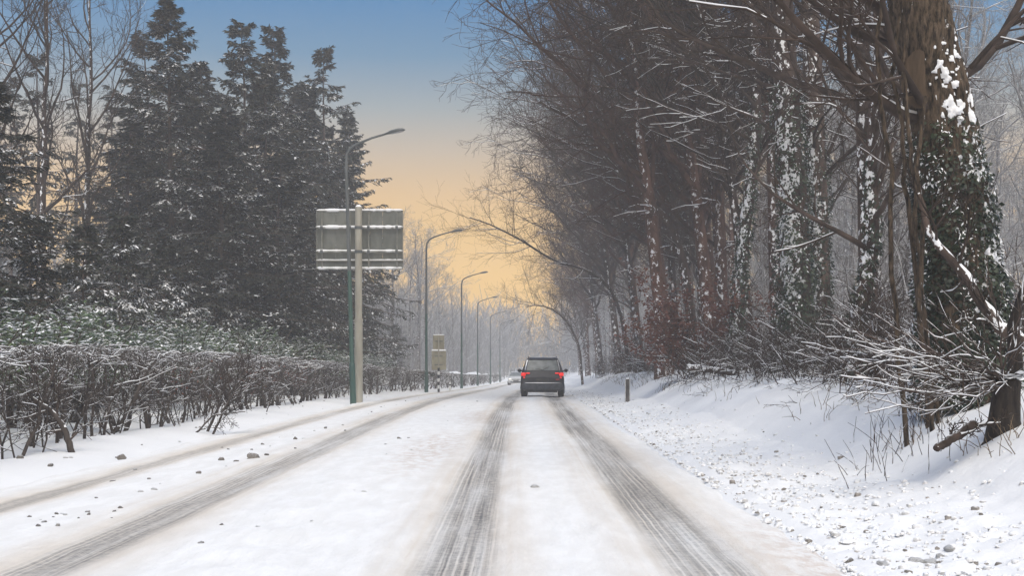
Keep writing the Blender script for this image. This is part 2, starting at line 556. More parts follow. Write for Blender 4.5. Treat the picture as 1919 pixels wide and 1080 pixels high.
def ground(x, y):
    x, y = np.asarray(x, float), np.asarray(y, float)
    s = x - rc(y)
    prof = np.interp(s, [-120, -40, -14, -9, -7.4, -6.6, RL - 0.02, RL + 0.60, RR - 0.60, RR - 0.15, 3.0, 3.8, 4.6, 5.5, 7.0, 12, 40, 140],
                     [1.6, 0.8, 0.30, 0.10, 0.08, 0.12, 0.03, -0.10, -0.10, 0.02, 0.06, 0.18, 0.66, 0.97, 1.14, 1.35, 1.7, 2.2])
    off = np.clip((np.abs(s - (RL + RR) / 2) - 4.2) / 1.5, 0, 1)
    bump = off * (0.11 * noise2(x, y, 3.1, 1) + 0.055 * noise2(x, y, 1.1, 2) + 0.02 * noise2(x, y, 0.4, 3))
    churn = np.clip((s - 2.0) / 0.3, 0, 1) * np.clip((4.4 - s) / 1.2, 0, 1)
    bump = bump + churn * (0.035 * noise2(x, y, 0.33, 21) + 0.05 * np.clip(noise2(x, y, 0.16, 22), 0, 1) + 0.03 * np.clip(noise2(x, y, 0.09, 23), 0, 1))
    rise = 2.4 * np.clip((y - 240) / 85, 0, 1) ** 2
    return rz_(y) + prof + bump + rise


def spaced(a, b, d0, k):
    out, d = [a], d0
    while out[-1] < b:
        out.append(min(b, out[-1] + d))
        d *= k
    return out


def sheet(xs_off, ys, zf, uvs=False, name='sheet', mat=None):
    S, Y = np.meshgrid(np.array(xs_off), np.array(ys))
    X = S + rc(Y)
    Z = zf(X, S, Y)
    nx, ny = len(xs_off), len(ys)
    i = np.arange(nx * ny).reshape(ny, nx)
    f = np.stack([i[:-1, :-1], i[:-1, 1:], i[1:, 1:], i[1:, :-1]], -1).reshape(-1, 4)
    a = Acc()
    a.add(np.stack([X, Y, Z], -1).reshape(-1, 3), f)
    me = a.mesh(name, mat)
    if uvs:
        lay = me.uv_layers.new(name='UVMap')
        vi = np.empty(len(me.loops), np.int32)
        me.loops.foreach_get('vertex_index', vi)
        uv = np.stack([S.ravel()[vi], Y.ravel()[vi]], -1).astype(np.float32)
        lay.data.foreach_set('uv', uv.ravel())
    return link(name, me)


right = spaced(RR - 0.12, 5.0, 0.05, 1.0) + spaced(5.0, 9.0, 0.08, 1.03)[1:]
left = spaced(-RL - 0.12, 12.0, 0.14, 1.02)
left = [v for v in left]
xs = sorted(set([1.75, 1.85, 1.95, 2.05, 2.15, -5.15, -5.3, -5.45] + [-v for v in left] + right + spaced(9.0, 138, 0.4, 1.15)[1:] + [-v for v in spaced(12.0, 138, 0.6, 1.15)[1:]] + [-3, 0]))
ys = spaced(-30, 4, 2, 1.0) + spaced(4, 322, 0.055, 1.0085)[1:]
g = sheet(xs, ys, lambda X, S, Y: ground(X, Y), False, 'ground', snow_ground_mat())
tag(g, 'snow covered verge, bank and wood floor on both sides of the road', kind='structure')


def road_h(X, S, Y):
    z = rz_(Y).copy()
    for c, w, dpt in ((-0.46, 0.33, 0.022), (1.20, 0.36, 0.022), (-3.10, 0.32, 0.02), (-4.75, 0.24, 0.015)):
        d = np.abs(S - c) / w
        z += -dpt * np.exp(-d ** 4) + 0.5 * dpt * np.exp(-((d - 1.35) / 0.3) ** 2)
    z += 0.012 * noise2(S * 1.6, Y * 0.25, 0.8, 5) + 0.008 * noise2(S, Y, 0.35, 6)
    z += 0.02 * np.exp(-((S + 1.9) / 0.5) ** 2) * (1 + noise2(S, Y, 0.5, 8))
    edge = 0.10 * noise2(S * 0 + 3, Y, 2.6, 31) + 0.05 * noise2(S * 0, Y, 0.5, 32) - 0.30
    return z - 0.13 * np.clip((np.abs(S - (RL + RR) / 2) - ((RR - RL) / 2 - 0.10 + edge)) / 0.35, 0, 1) + 0.012


road = sheet(list(np.arange(RL, RR + 0.001, 0.06)), spaced(-30, 4, 2, 1.0) + spaced(4, 316, 0.10, 1.012)[1:], road_h, True, 'road', road_mat())
tag(road, 'snow covered road with four dark slushy wheel tracks', kind='structure')


# ------------------------------------------------------------------ bare trees
def bare_tree(seed, H, r0, lean=(0, 0), bias=None, n1=22, L1=6.5, clear=0.30, m=(7, 7, 4), upt=0.05, twig_r=0.007, wander=0.12, a1=0.95):
    rng = np.random.default_rng(seed)
    tr, cr, sn = Acc(), Acc(), Acc()
    n0 = 14
    t = np.linspace(0, 1, n0)
    wob = np.cumsum(rng.normal(0, 0.10, (n0, 2)), 0) * np.linspace(0, 1, n0)[:, None]
    P0 = np.stack([lean[0] * t ** 1.3 + wob[:, 0], lean[1] * t ** 1.3 + wob[:, 1], H * t - 0.25 * (t == 0)], -1)[None]
    R0 = (r0 * (1 - 0.88 * t ** 1.1) + r0 * 0.45 * np.exp(-t * H / 0.45))[None]
    tr.add(*tubes(P0, R0, 12))
    S, D, rad, tt = sprout(P0, R0, n1, clear, 0.98, a1, 0.22, rng)
    if bias is not None:                                 # limbs reach for the light over the road
        bv = np.array([bias[0], bias[1], 0.0])
        D = unit(D + bv * rng.random((len(D), 1)) * 0.9)
        reach = 1 + 0.55 * np.clip(D @ unit(bv), 0, 1)
    else:
        reach = 1.0
    D[:, 2] = np.abs(D[:, 2]) * 0.9 + 0.12
    D = unit(D)
    L = L1 * np.interp(tt, [clear, clear + 0.3, 0.75, 1.0], [0.72, 1.12, 0.95, 0.42]) * rng.uniform(0.55, 1.1, len(tt)) * reach
    P1 = grow(S, D, L, 9, wander, upt, rng)
    r1 = np.minimum(rad * 0.62, 0.018 * L + 0.012)
    R1 = r1[:, None] * np.linspace(1, 0.22, 9)[None]
    cr.add(*tubes(P1, R1, 6))
    S, D, rad, tt = sprout(P1, R1, m[0], 0.18, 1.0, 0.75, 0.22, rng)
    L = np.repeat(L, m[0]) * (0.55 - 0.28 * tt) * rng.uniform(0.6, 1.15, len(tt)) + 0.25
    P2 = grow(S, D, L, 6, wander * 1.3, upt * 0.8, rng)
    R2 = np.maximum(np.minimum(rad * 0.6, 0.011 * L + 0.008), twig_r * 1.4)[:, None] * np.linspace(1, 0.35, 6)[None]
    cr.add(*tubes(P2, R2, 3))
    S, D, rad, tt = sprout(P2, R2, m[1], 0.15, 1.0, 0.75, 0.25, rng)
    L = np.repeat(L, m[1]) * (0.55 - 0.25 * tt) * rng.uniform(0.6, 1.2, len(tt)) + 0.15
    P3 = grow(S, D, L, 4, wander * 1.5, upt * 0.6, rng)
    R3 = np.maximum(rad * 0.55, twig_r)[:, None] * np.linspace(1, 0.6, 4)[None]
    cr.add(*tubes(P3[:, [0, 1, 3]], R3[:, [0, 1, 3]], 3))
    if m[2]:
        S, D, rad, tt = sprout(P3, R3, m[2], 0.2, 1.0, 0.7, 0.25, rng)
        L4 = np.repeat(L, m[2]) * (0.6 - 0.25 * tt) * rng.uniform(0.6, 1.2, len(tt)) + 0.10
        P4 = grow(S, D, L4, 3, wander * 1.5, upt * 0.5, rng)
        R4 = np.full((len(L4), 1), twig_r * 0.8) * np.array([[1, 0.8, 0.5]])
        cr.add(*tubes(P4, R4, 3))
    for P, Rr, k, pr in ((P1, R1, 5, 0.85), (P2, R2, 4, 0.30), (P3, R3, 3, 0.04)):
        snow_ridge(sn, P, Rr, k, pr, rng)
    return tr, cr, sn


def snow_ridge(sn, P, Rr, k, prob, rng, thick=1.0):
    """broken ridges of snow lying on top of branches that are not too steep"""
    sel = rng.random(len(P)) < prob
    P, Rr = P[sel], Rr[sel]
    if not len(P):
        return
    T = unit(np.gradient(P, axis=1))
    flat = np.clip(1.25 - 1.25 * np.abs(T[..., 2]), 0, 1) * (rng.random(Rr.shape) > 0.10)
    off = (Rr * 0.55 + 0.006) * np.clip(flat, 0, 1)
    Q = P.copy()
    Q[..., 2] += off * thick
    rr = (Rr * 0.60 + 0.004) * flat * thick * (0.7 + 0.6 * rng.random(Rr.shape))
    sn.add(*tubes(Q, np.maximum(rr, 0.0005), k))


def tree_thing(name, label, cat, parts, mats, loc, rz=0.0, group=None, scale=1.0):
    t = thing(name, label, cat, loc, rz, group)
    t.scale = (scale,) * 3
    for pn, a, mm in zip(('trunk', 'crown', 'snow'), parts, mats):
        if a.n:
            a.obj(pn, mm, t)
    return t


def ivy_on(P, Rr, z0, z1, count, rng, size=(0.05, 0.11), depth=(0.02, 0.16), side=None, frac=0.5):
    """ivy leaves with snow on them, around a trunk polyline"""
    iv, sn = Acc(), Acc()
    t = rng.beta(1.0, 1.5, (1, count)) * 1.25 * (z1 - z0) + z0
    C, T = sample(P, t)
    C, T = C[0], T[0]
    rad = np.interp(t[0], np.linspace(0, 1, Rr.shape[1]), Rr[0])
    a = rng.uniform(0, 2 * np.pi, count)
    if side is not None:
        a = side[0] + rng.normal(0, side[1], count)
    O = np.stack([np.cos(a), np.sin(a), np.zeros(count)], -1)
    clump = np.clip(0.6 + 0.6 * noise2(a * 1.3, t[0] * 22, 1.0, 9), 0.1, 1.2)
    C = C + O * (rad + rng.uniform(*depth, count) * clump)[:, None]
    D = unit(O * 0.5 + np.array([0, 0, -0.7]) + rng.normal(0, 0.5, (count, 3)))
    Nn = unit(O + np.array([0, 0, 0.6]) + rng.normal(0, 0.35, (count, 3)))
    sz = rng.uniform(*size, count)
    iv.add(*leaves(C, D, Nn, sz * 1.25, sz))
    s = (rng.random(count) < frac * np.clip(noise2(a * 1.5, C[:, 2], 0.45, 4) * 1.6 + 0.25, 0, 1.5))
    sn.add(*leaves(C[s] + O[s] * 0.02 + np.array([0, 0, 0.02]), unit(D[s] + np.array([0, 0, 0.35])), unit(Nn[s] + np.array([0, -0.3, 0.6])), sz[s] * 1.15, sz[s] * 0.42))
    return iv, sn


def gz(x, y, dz=-0.05):
    return (x, y, float(ground(x, y)) + dz)


# prototypes of the wood on the right
ROADSIDE = [dict(seed=21, H=17.5, r0=0.27, lean=(-1.8, 0.3), bias=(-0.95, -0.15), n1=34, L1=6.2, clear=0.30),
            dict(seed=22, H=16.0, r0=0.22, lean=(-0.9, -0.4), bias=(-0.85, 0.1), n1=32, L1=5.6, clear=0.27),
            dict(seed=23, H=19.0, r0=0.30, lean=(-1.2, 0.2), bias=(-0.80, -0.2), n1=36, L1=6.0, clear=0.32),
            dict(seed=24, H=15.0, r0=0.19, lean=(-2.4, 0.2), bias=(-1.0, 0.0), n1=32, L1=5.8, clear=0.32)]
for p_ in ROADSIDE:
    p_.update(m=(7, 5, 3), wander=0.17, upt=0.035, a1=0.85, twig_r=0.0115)
road_protos = [bare_tree(**p) for p in ROADSIDE]
road_me = [(a.mesh('trunk', M['bark_red' if i % 2 == 0 else 'bark']), b.mesh('crown', M['twig_red' if i % 2 == 0 else 'twig']), c.mesh('snow', M['snow'])) for i, (a, b, c) in enumerate(road_protos)]
WOOD = [dict(seed=31, H=17.0, r0=0.20, lean=(-0.4, 0.2), n1=20, L1=4.6, clear=0.22, upt=0.07, m=(7, 6, 2), twig_r=0.011),
        dict(seed=32, H=15.0, r0=0.15, lean=(0.5, -0.3), n1=20, L1=3.9, clear=0.20, upt=0.08, m=(7, 6, 2), twig_r=0.011),
        dict(seed=33, H=18.5, r0=0.23, lean=(-0.2, 0.4), n1=22, L1=4.8, clear=0.28, upt=0.07, m=(6, 6, 2), twig_r=0.011),
        dict(seed=34, H=10.0, r0=0.09, lean=(0.6, 0.1), n1=24, L1=3.0, clear=0.10, upt=0.06, m=(6, 6, 3))]
wood_protos = [bare_tree(**p) for p in WOOD]
wood_me = [(a.mesh('trunk', M['bark' if i % 2 else 'bark_red']), b.mesh('crown', M['twig' if i % 2 else 'twig_red']), c.mesh('snow', M['snow'])) for i, (a, b, c) in enumerate(wood_protos)]
hazed_me = []  # wood trees with haze painted into their colours
HAZED = [dict(p_, m=(6, 5, 3), n1=18, twig_r=0.010, seed=p_['seed'] + 300) for p_ in WOOD[:3]]
for a, b, c in [bare_tree(**p_) for p_ in HAZED]:
    hazed_me.append((a.mesh('trunk', M['hazed_bark']), b.mesh('crown', M['hazed_twig']), c.mesh('snow', M['snow'])))


def from_meshes(name, label, cat, mes, loc, rz, scale, group):
    t = thing(name, label, cat, loc, rz, group)
    t.scale = scale if isinstance(scale, tuple) else (scale,) * 3
    for pn, me in zip(('trunk', 'crown', 'snow'), mes):
        link(pn, me, t)
    return t


# front row on the bank: s, y, prototype, scale, turn, words
front = [(7.0, 27.5, 1, 0.95, 0.2, 'slender bare tree left of the huge ivy trunk on the bank'),
         (7.3, 43.5, 3, 1.00, 0.0, 'thin leaning bare tree left of the two ivy covered trunks'),
         (6.9, 50.0, 0, 1.05, 0.1, 'reddish brown bare tree behind the copper leaved beech sapling'),
         (8.3, 57.0, 2, 1.00, -0.2, 'tall thick bare tree behind the snowy leaning limb'),
         (6.6, 63.0, 0, 1.00, 0.3, 'bare tree whose branches reach furthest over the road'),
         (7.6, 70.0, 1, 1.05, 0.0, 'upright bare tree right of the marker post'),
         (6.4, 78.0, 3, 1.25, -0.1, 'slanting bare tree above the marker post'),
         (7.0, 88.0, 0, 1.15, 0.2, 'bare tree halfway along the right row, stout trunk'),
         (6.2, 98.0, 3, 1.25, -0.2, 'greyish bare tree arching over the road right of the dark car'),
         (6.8, 110.0, 0, 1.12, 0.3, 'hazy upright bare tree beyond the stout trunk'),
         (6.0, 122.0, 3, 1.2, 0.1, 'hazy bare tree slanting towards the dark car'),
         (6.4, 137.0, 0, 1.0, 0.0, 'hazy bare tree at the bend with low arching limbs'),
         (5.8, 152.0, 2, 0.85, 0.2, 'faint bare tree in the haze right of the car roof'),
         (6.2, 170.0, 3, 0.90, 0.0, 'very faint slanting tree far down the right verge'),
         (5.8, 190.0, 0, 0.80, 0.1, 'faintest bare tree at the far right of the bend')]
for s, y, k, sc, rz, lab in front:
    x = s + rc(y)
    from_meshes('bare_tree', lab, 'tree', road_me[k], gz(x, y), rz, sc, 'bare trees along the right bank')

# second row and the depth of the wood
n_w = 0
tries = 0
placed = []
rw = np.random.default_rng(5)
while n_w < 190 and tries < 20000:
    tries += 1
    y = 24 + 250 * rw.random() ** 1.15
    s = 8.6 + 62 * rw.random() ** 1.8
    if n_w >= 130:                                      # the depth of the wood at the right edge
        y = 44 + 110 * rw.random()
        s = y * (0.10 + 0.30 * rw.random())
    x = s + rc(y)
    if x > 0.40 * y + 4 or x < 0.02 * y:
        continue
    if x / y > 0.20 and y < 44:
        continue
    if any((x - a) ** 2 + (y - b) ** 2 < (15.0 if s < 17 and y < 120 else 6.5) for a, b in placed):
        continue
    placed.append((x, y))
    k = int(rw.integers(0, 4))
    mes = hazed_me[k % 3] if (y > 120 or s > 17) else (road_me[k] if s < 11.5 else wood_me[k])  # far and deep trees take the meshes with painted-in haze
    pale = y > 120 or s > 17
    lab, gr = (('grey bare tree fading into the haze of the right hand wood', 'hazy trees of the right wood') if y > 120 else
               ('pale haze tinted bare tree deep inside the right hand wood', 'haze tinted trees deep in the right wood') if pale else
               ('dark brown bare tree of the rows just behind the right bank', 'dark trees behind the right bank'))
    from_meshes('wood_tree', lab, 'tree', mes, gz(x, y), rw.normal(0, 0.5) if s < 11.5 else rw.random() * 6.28, 0.85 + 0.3 * rw.random(), gr)
    n_w += 1


# ------------------------------------------------------------------ the three ivy clad trees and the huge trunk
def skin_grid(Q, Rr, k, n):
    t = np.linspace(0, 0.9999, n)[None]
    C, T = sample(Q, t)
    C[:, 1:-1] = 0.25 * C[:, :-2] + 0.5 * C[:, 1:-1] + 0.25 * C[:, 2:]
    rr = np.interp(t[0], np.linspace(0, 1, Rr.shape[1]), Rr[0])
    a = 2 * np.pi * np.arange(k) / k
    O = np.stack([np.cos(a), np.sin(a), np.zeros(k)], -1)
    A, Z = np.meshgrid(a, C[0, :, 2])
    return C[0], rr, O, A, Z


def ring_quads(n, k):
    i, j = np.arange(n - 1)[:, None] * k, np.arange(k)[None]
    return np.stack([i + j, i + (j + 1) % k, i + k + (j + 1) % k, i + k + j], -1).reshape(-1, 4)


def furrows(A, Z, R, seed):
    x = (A + 0.12 * np.sin(Z * 1.7) + 0.10 * noise2(Z, Z * 0, 0.5, seed)) * R
    f = 1 - np.abs(noise2(x, Z * 0.16, 0.055, seed)) * 2
    return f + 0.6 * noise2(x, Z * 0.3, 0.14, seed + 1)


def trunk_skin(acc, Q, Rr, k, n, amp, seed):
    C, rr, O, A, Z = skin_grid(Q, Rr, k, n)
    r = rr[:, None] + amp * 0.5 * furrows(A, Z, rr[:, None], seed) + rr[:, None] * 0.06 * noise2(np.cos(A) * 2, Z, 0.9, seed + 2)
    V = C[:, None] + O[None] * r[..., None]
    acc.add(V.reshape(-1, 3), ring_quads(n, k))


def snow_crust(acc, Q, Rr, k, n, seed, dirn, thr, u0, u1):
    """snow driven onto one side of a trunk: irregular raised patches that follow the bark"""
    C, rr, O, A, Z = skin_grid(Q, Rr, k, n)
    u = np.linspace(0, 1, n)[:, None]
    d = O[:, 0] * dirn[0] + O[:, 1] * dirn[1]
    x = A * rr[:, None]
    m = d[None] * 0.8 + 0.42 * noise2(x, Z, 0.28, seed + 7) + 0.62 * noise2(x * 1.3, Z, 0.070, seed + 8) + 0.62 * noise2(x * 1.6, Z, 0.036, seed + 9)
    m = m - thr - 0.8 * np.clip((u - u1) / 0.06, 0, 2) - 0.8 * np.clip((u0 - u) / 0.06, 0, 2)
    r = rr[:, None] + 0.008 + 0.055 * np.clip(m, -0.3, 0.55)
    V = C[:, None] + O[None] * r[..., None]
    q = ring_quads(n, k)
    keep = (m.ravel()[q].max(1) > 0)
    q = q[keep]
    if len(q):
        ids, inv = np.unique(q, return_inverse=True)
        acc.add(V.reshape(-1, 3)[ids], inv.reshape(-1, 4))


def ivy_tree(pts, radii, seed, label, ivy_to, n_ivy, crown_kw, bark='bark', ivy_kw=None, extra=None, crust=None):
    rng = np.random.default_rng(seed)
    P = np.array(pts, float)
    base = P[0].copy()
    P = P - base
    # resample the traced axis smoothly
    tt = np.linspace(0, len(P) - 1, 16)
    Q = np.stack([np.interp(tt, np.arange(len(P)), P[:, i]) for i in range(3)], -1)
    rr = np.interp(tt, np.arange(len(P)), radii)
    Q[1:-1] = 0.25 * Q[:-2] + 0.5 * Q[1:-1] + 0.25 * Q[2:]
    Q = Q[None]
    Rr = rr[None]
    t = thing('ivy_tree', label, 'tree', base, 0, 'ivy clad trees on the right bank')
    a = Acc()
    trunk_skin(a, Q, Rr, 56 if crust else 24, 240 if crust else 60, 0.065 if crust else 0.03, seed)
    a.obj('trunk', M[bark], t)
    cs = Acc()
    snow_crust(cs, Q, Rr, 120 if crust else 72, 560 if crust else 300, seed, *(crust or ((-0.75, -0.66), 1.02, 0.0, ivy_to)))
    if cs.n:
        cs.obj('snow_crust', M['snow'], t)
    cr, sn = Acc(), Acc()
    S, D, rad, u = sprout(Q, Rr, crown_kw.get('n1', 18), crown_kw.get('clear', 0.35), 0.98, 0.95, 0.25, rng)
    D = unit(D + np.array(crown_kw.get('bias', (-0.5, 0, 0))) * rng.random((len(D), 1)))
    L = crown_kw.get('L', 4.0) * rng.uniform(0.5, 1.1, len(u))
    P1 = grow(S, D, L, 9, 0.11, 0.05, rng)
    R1 = np.minimum(rad * 0.5, 0.014 * L + 0.01)[:, None] * np.linspace(1, 0.22, 9)
    cr.add(*tubes(P1, R1, 6))
    S, D, rad, u = sprout(P1, R1, 8, 0.15, 1, 0.75, 0.22, rng)
    L = np.repeat(L, 8) * (0.5 - 0.25 * u) * rng.uniform(0.6, 1.2, len(u)) + 0.2
    P2 = grow(S, D, L, 6, 0.13, 0.03, rng)
    R2 = np.maximum(rad * 0.5, 0.006)[:, None] * np.linspace(1, 0.4, 6)
    cr.add(*tubes(P2, R2, 4))
    S, D, rad, u = sprout(P2, R2, 6, 0.15, 1, 0.7, 0.25, rng)
    L = np.repeat(L, 6) * (0.55 - 0.25 * u) * rng.uniform(0.6, 1.2, len(u)) + 0.12
    P3 = grow(S, D, L, 4, 0.15, 0.03, rng)
    R3 = np.maximum(rad * 0.5, 0.004)[:, None] * np.linspace(1, 0.5, 4)
    cr.add(*tubes(P3, R3, 3))
    snow_ridge(sn, P1, R1, 5, 0.8, rng)
    snow_ridge(sn, P2, R2, 4, 0.5, rng)
    snow_ridge(sn, P3, R3, 3, 0.3, rng)
    cr.obj('crown', M['twig'], t)
    sn.obj('snow', M['snow'], t)
    iv, sn2 = ivy_on(Q, Rr, 0.0, ivy_to, n_ivy, rng, **(ivy_kw or {}))
    iv.obj('ivy', M['ivy'], t)
    sn2.obj('ivy_snow', M['snow'], t)
    if extra:
        extra(t, Q, Rr, rng, base)
    return t


def axis(pix, d, base_ground=True):
    P = [at(px, py, d) for px, py in pix]
    if base_ground:
        P[0][2] = float(ground(P[0][0], P[0][1])) - 0.1
    return P


def big_extra(t, Q, Rr, rng, base):
    # bare wood scar where a limb came off, snow plastered above it, a second thin ivy stem and hanging vines
    d = base[1]
    a = Acc()
    c = at(1722, 148, d - 0.36) - base
    th = np.linspace(0, 2 * np.pi, 17)[:-1]
    r1 = np.stack([np.cos(th) * 0.17, np.sin(th) * 0.03 + 0.02, np.sin(th) * 0.34], -1)
    r1[:, 1] = 0.10 * (r1[:, 0] / 0.17) ** 2
    v = np.vstack([r1 + c, [c + np.array([0, -0.02, 0])]])
    a.add(v, [(16, i, (i + 1) % 16) for i in range(16)])
    a.obj('bare_scar', M['scar'], t)
    vines = [[(1690, -20), (1672, 120), (1690, 250), (1705, 400), (1740, 620)], [(1710, -20), (1690, 180), (1712, 330), (1722, 520), (1760, 690)],
             [(1655, -20), (1640, 150), (1672, 330), (1668, 480), (1700, 690)], [(1735, 180), (1715, 300), (1735, 420), (1720, 560), (1748, 700)]]
    for vi, pix in enumerate(vines):
        P = np.array([at(x, y, d - 0.55 - 0.1 * vi) for x, y in pix]) - base
        P[-1, 2] = float(ground(*(P[-1, :2] + base[:2]))) - base[2] - 0.05
        tt = np.linspace(0, len(P) - 1, 18)
        P = np.stack([np.interp(tt, np.arange(len(P)), P[:, i]) for i in range(3)], -1)
        P[1:-1] = 0.25 * P[:-2] + 0.5 * P[1:-1] + 0.25 * P[2:] + rng.normal(0, 0.018, (16, 3))
        v = Acc()
        tube(v, P, np.linspace(0.022, 0.030, 18), 7)
        v.obj('vine', M['bark_big'], t)


ivy_tree(axis([(1815, 735), (1808, 640), (1800, 520), (1785, 380), (1762, 220), (1738, 100), (1715, -30), (1690, -170), (1650, -420)], 16.0),
         [0.60, 0.50, 0.45, 0.405, 0.375, 0.345, 0.31, 0.27, 0.16], 41, 'huge leaning trunk with ivy, vines and a bare wood scar at right', 0.40, 14000,
         dict(n1=16, clear=0.42, L=4.5, bias=(-0.4, 0.1, 0.1)), 'bark_big', dict(size=(0.022, 0.06), depth=(0.0, 0.11), frac=0.7), big_extra, ((0.86, -0.5), 0.93, 0.16, 0.60))
ivy_tree(axis([(1488, 700), (1492, 600), (1490, 450), (1478, 250), (1470, 100), (1462, -60), (1450, -240), (1440, -380)], 34.5),
         [0.42, 0.38, 0.35, 0.33, 0.30, 0.26, 0.2, 0.1], 42, 'stout trunk with dark snowy ivy, left one of the close pair', 0.42, 8000,
         dict(n1=18, clear=0.38, L=5.0, bias=(-0.6, 0, 0)), 'bark', dict(size=(0.035, 0.085), depth=(0.02, 0.24)))
ivy_tree(axis([(1532, 700), (1536, 600), (1534, 400), (1524, 200), (1520, 0), (1500, -200), (1490, -330)], 35.5),
         [0.30, 0.27, 0.26, 0.24, 0.21, 0.16, 0.08], 43, 'slimmer trunk with dark snowy ivy, right one of the close pair', 0.40, 5000,
         dict(n1=18, clear=0.36, L=4.4, bias=(-0.3, 0.2, 0)), 'bark', dict(size=(0.035, 0.08), depth=(0.02, 0.18)))
ivy_tree(axis([(1372, 700), (1380, 600), (1392, 480), (1405, 350), (1420, 230), (1415, 90), (1400, -60), (1395, -200)], 41.0),
         [0.22, 0.19, 0.17, 0.16, 0.15, 0.13, 0.10, 0.05], 44, 'slim ivy trunk leaning right beside the copper leaved sapling', 0.50, 2200,
         dict(n1=18, clear=0.40, L=4.2, bias=(-0.5, 0, 0)), 'bark', dict(size=(0.05, 0.10), depth=(0.02, 0.14)))
ivy_tree(axis([(1598, 690), (1606, 600), (1622, 520), (1640, 440), (1628, 330), (1640, 220), (1650, 60), (1645, -120)], 24.0),
         [0.15, 0.125, 0.115, 0.11, 0.10, 0.095, 0.08, 0.05], 45, 'thin crooked trunk with snow patches left of the huge trunk', 0.55, 1100,
         dict(n1=16, clear=0.35, L=3.2, bias=(-0.3, 0, 0.1)), 'bark', dict(size=(0.04, 0.08), depth=(0.01, 0.09)))


def limb_thing(name, label, cat, pix, d0, d1, r0, r1, seed, twigs=10, twl=1.2, group=None, snow=1.0, mat='bark', ground_end=False):
    """a long limb with snow on its upper side, its own twigs"""
    rng = np.random.default_rng(seed)
    n = len(pix)
    P = np.array([at(px, py, d0 + (d1 - d0) * i / (n - 1)) for i, (px, py) in enumerate(pix)])
    if ground_end:
        P[0, 2] = float(ground(P[0, 0], P[0, 1])) - 0.1
    base = P[0].copy()
    P -= base
    tt = np.linspace(0, n - 1, 20)
    P = np.stack([np.interp(tt, np.arange(n), P[:, i]) for i in range(3)], -1)
    P[1:-1] = 0.25 * P[:-2] + 0.5 * P[1:-1] + 0.25 * P[2:]
    P[1:-1] += rng.normal(0, r0 * 0.12, (18, 3))
    Rr = np.linspace(r0, r1, 20)
    t = thing(name, label, cat, base, 0, group)
    a, s = Acc(), Acc()
    tube(a, P, Rr, 10)
    a.obj('limb', M[mat], t)
    Q = P.copy()
    Q[:, 2] += Rr * 0.5
    tube(s, Q, Rr * 0.72 * (0.75 + 0.35 * rng.random(20)) * snow, 8)
    tw = Acc()
    S, D, rad, u = sprout(P[None], Rr[None], twigs, 0.15, 0.98, 0.9, 0.25, rng)
    L = twl * rng.uniform(0.5, 1.2, len(u))
    P2 = grow(S, D, L, 7, 0.12, 0.05, rng)
    R2 = np.minimum(rad * 0.4, 0.02)[:, None] * np.linspace(1, 0.3, 7)
    tw.add(*tubes(P2, R2, 5))
    snow_ridge(s, P2, R2, 4, 0.8, rng)
    S, D, rad, u = sprout(P2, R2, 9, 0.2, 1.0, 0.7, 0.25, rng)
    L = np.repeat(L, 9) * 0.45 * rng.uniform(0.5, 1.2, len(u))
    P3 = grow(S, D, L, 5, 0.14, 0.04, rng)
    R3 = np.maximum(rad * 0.5, 0.004)[:, None] * np.linspace(1, 0.5, 5)
    tw.add(*tubes(P3, R3, 3))
    S, D, rad, u = sprout(P3, R3, 4, 0.2, 1.0, 0.7, 0.25, rng)
    P4 = grow(S, D, np.repeat(L, 4) * 0.5, 3, 0.14, 0.03, rng)
    tw.add(*tubes(P4, np.full((len(P4), 3), 0.004), 3))
    tw.obj('twigs', M['twig'], t)
    s.obj('snow', M['snow'], t)
    return t


limb_thing('leaning_tree', 'curving leaning trunk with a thick white snow ridge over the roadside', 'tree',
           [(1300, 700), (1296, 600), (1285, 510), (1268, 440), (1235, 395), (1185, 350), (1140, 305), (1105, 255), (1060, 215), (1010, 190)], 56, 53, 0.22, 0.05, 51, 26, 4.2,
           snow=0.9, ground_end=True)
limb_thing('leaning_tree', 'low arching tree with a thin bare limb reaching over the lamp row', 'tree',
           [(1180, 705), (1168, 600), (1140, 530), (1085, 500), (1040, 492), (985, 455), (930, 425), (880, 408)], 84, 78, 0.12, 0.03, 52, 40, 3.4,
           snow=0.8, ground_end=True)
limb_thing('leaning_tree', 'arched hazy tree bending low towards the dark car', 'tree',
           [(1092, 712), (1086, 650), (1068, 610), (1040, 580), (1010, 572), (985, 575)], 112, 108, 0.11, 0.03, 53, 34, 3.4, snow=0.8, ground_end=True)
limb_thing('fallen_limb', 'long snow capped limb slanting down across the huge trunk', 'branch',
           [(1925, 650), (1885, 622), (1850, 585), (1815, 525), (1780, 480), (1740, 440), (1722, 365)], 14.2, 15.0, 0.075, 0.03, 54, 8, 0.9, snow=1.1)
limb_thing('fallen_limb', 'short snowy log lying on the bank below the ivy trunks', 'branch',
           [(1290, 690), (1320, 693), (1352, 697), (1378, 700)], 37, 36.5, 0.09, 0.07, 55, 4, 0.7, snow=1.0)
limb_thing('fallen_limb', 'dark broken log sticking out of the snow below the pollard stump', 'branch',
           [(1755, 842), (1775, 828), (1800, 815), (1825, 795)], 12.6, 12.9, 0.035, 0.045, 56, 3, 0.3, snow=0.5)


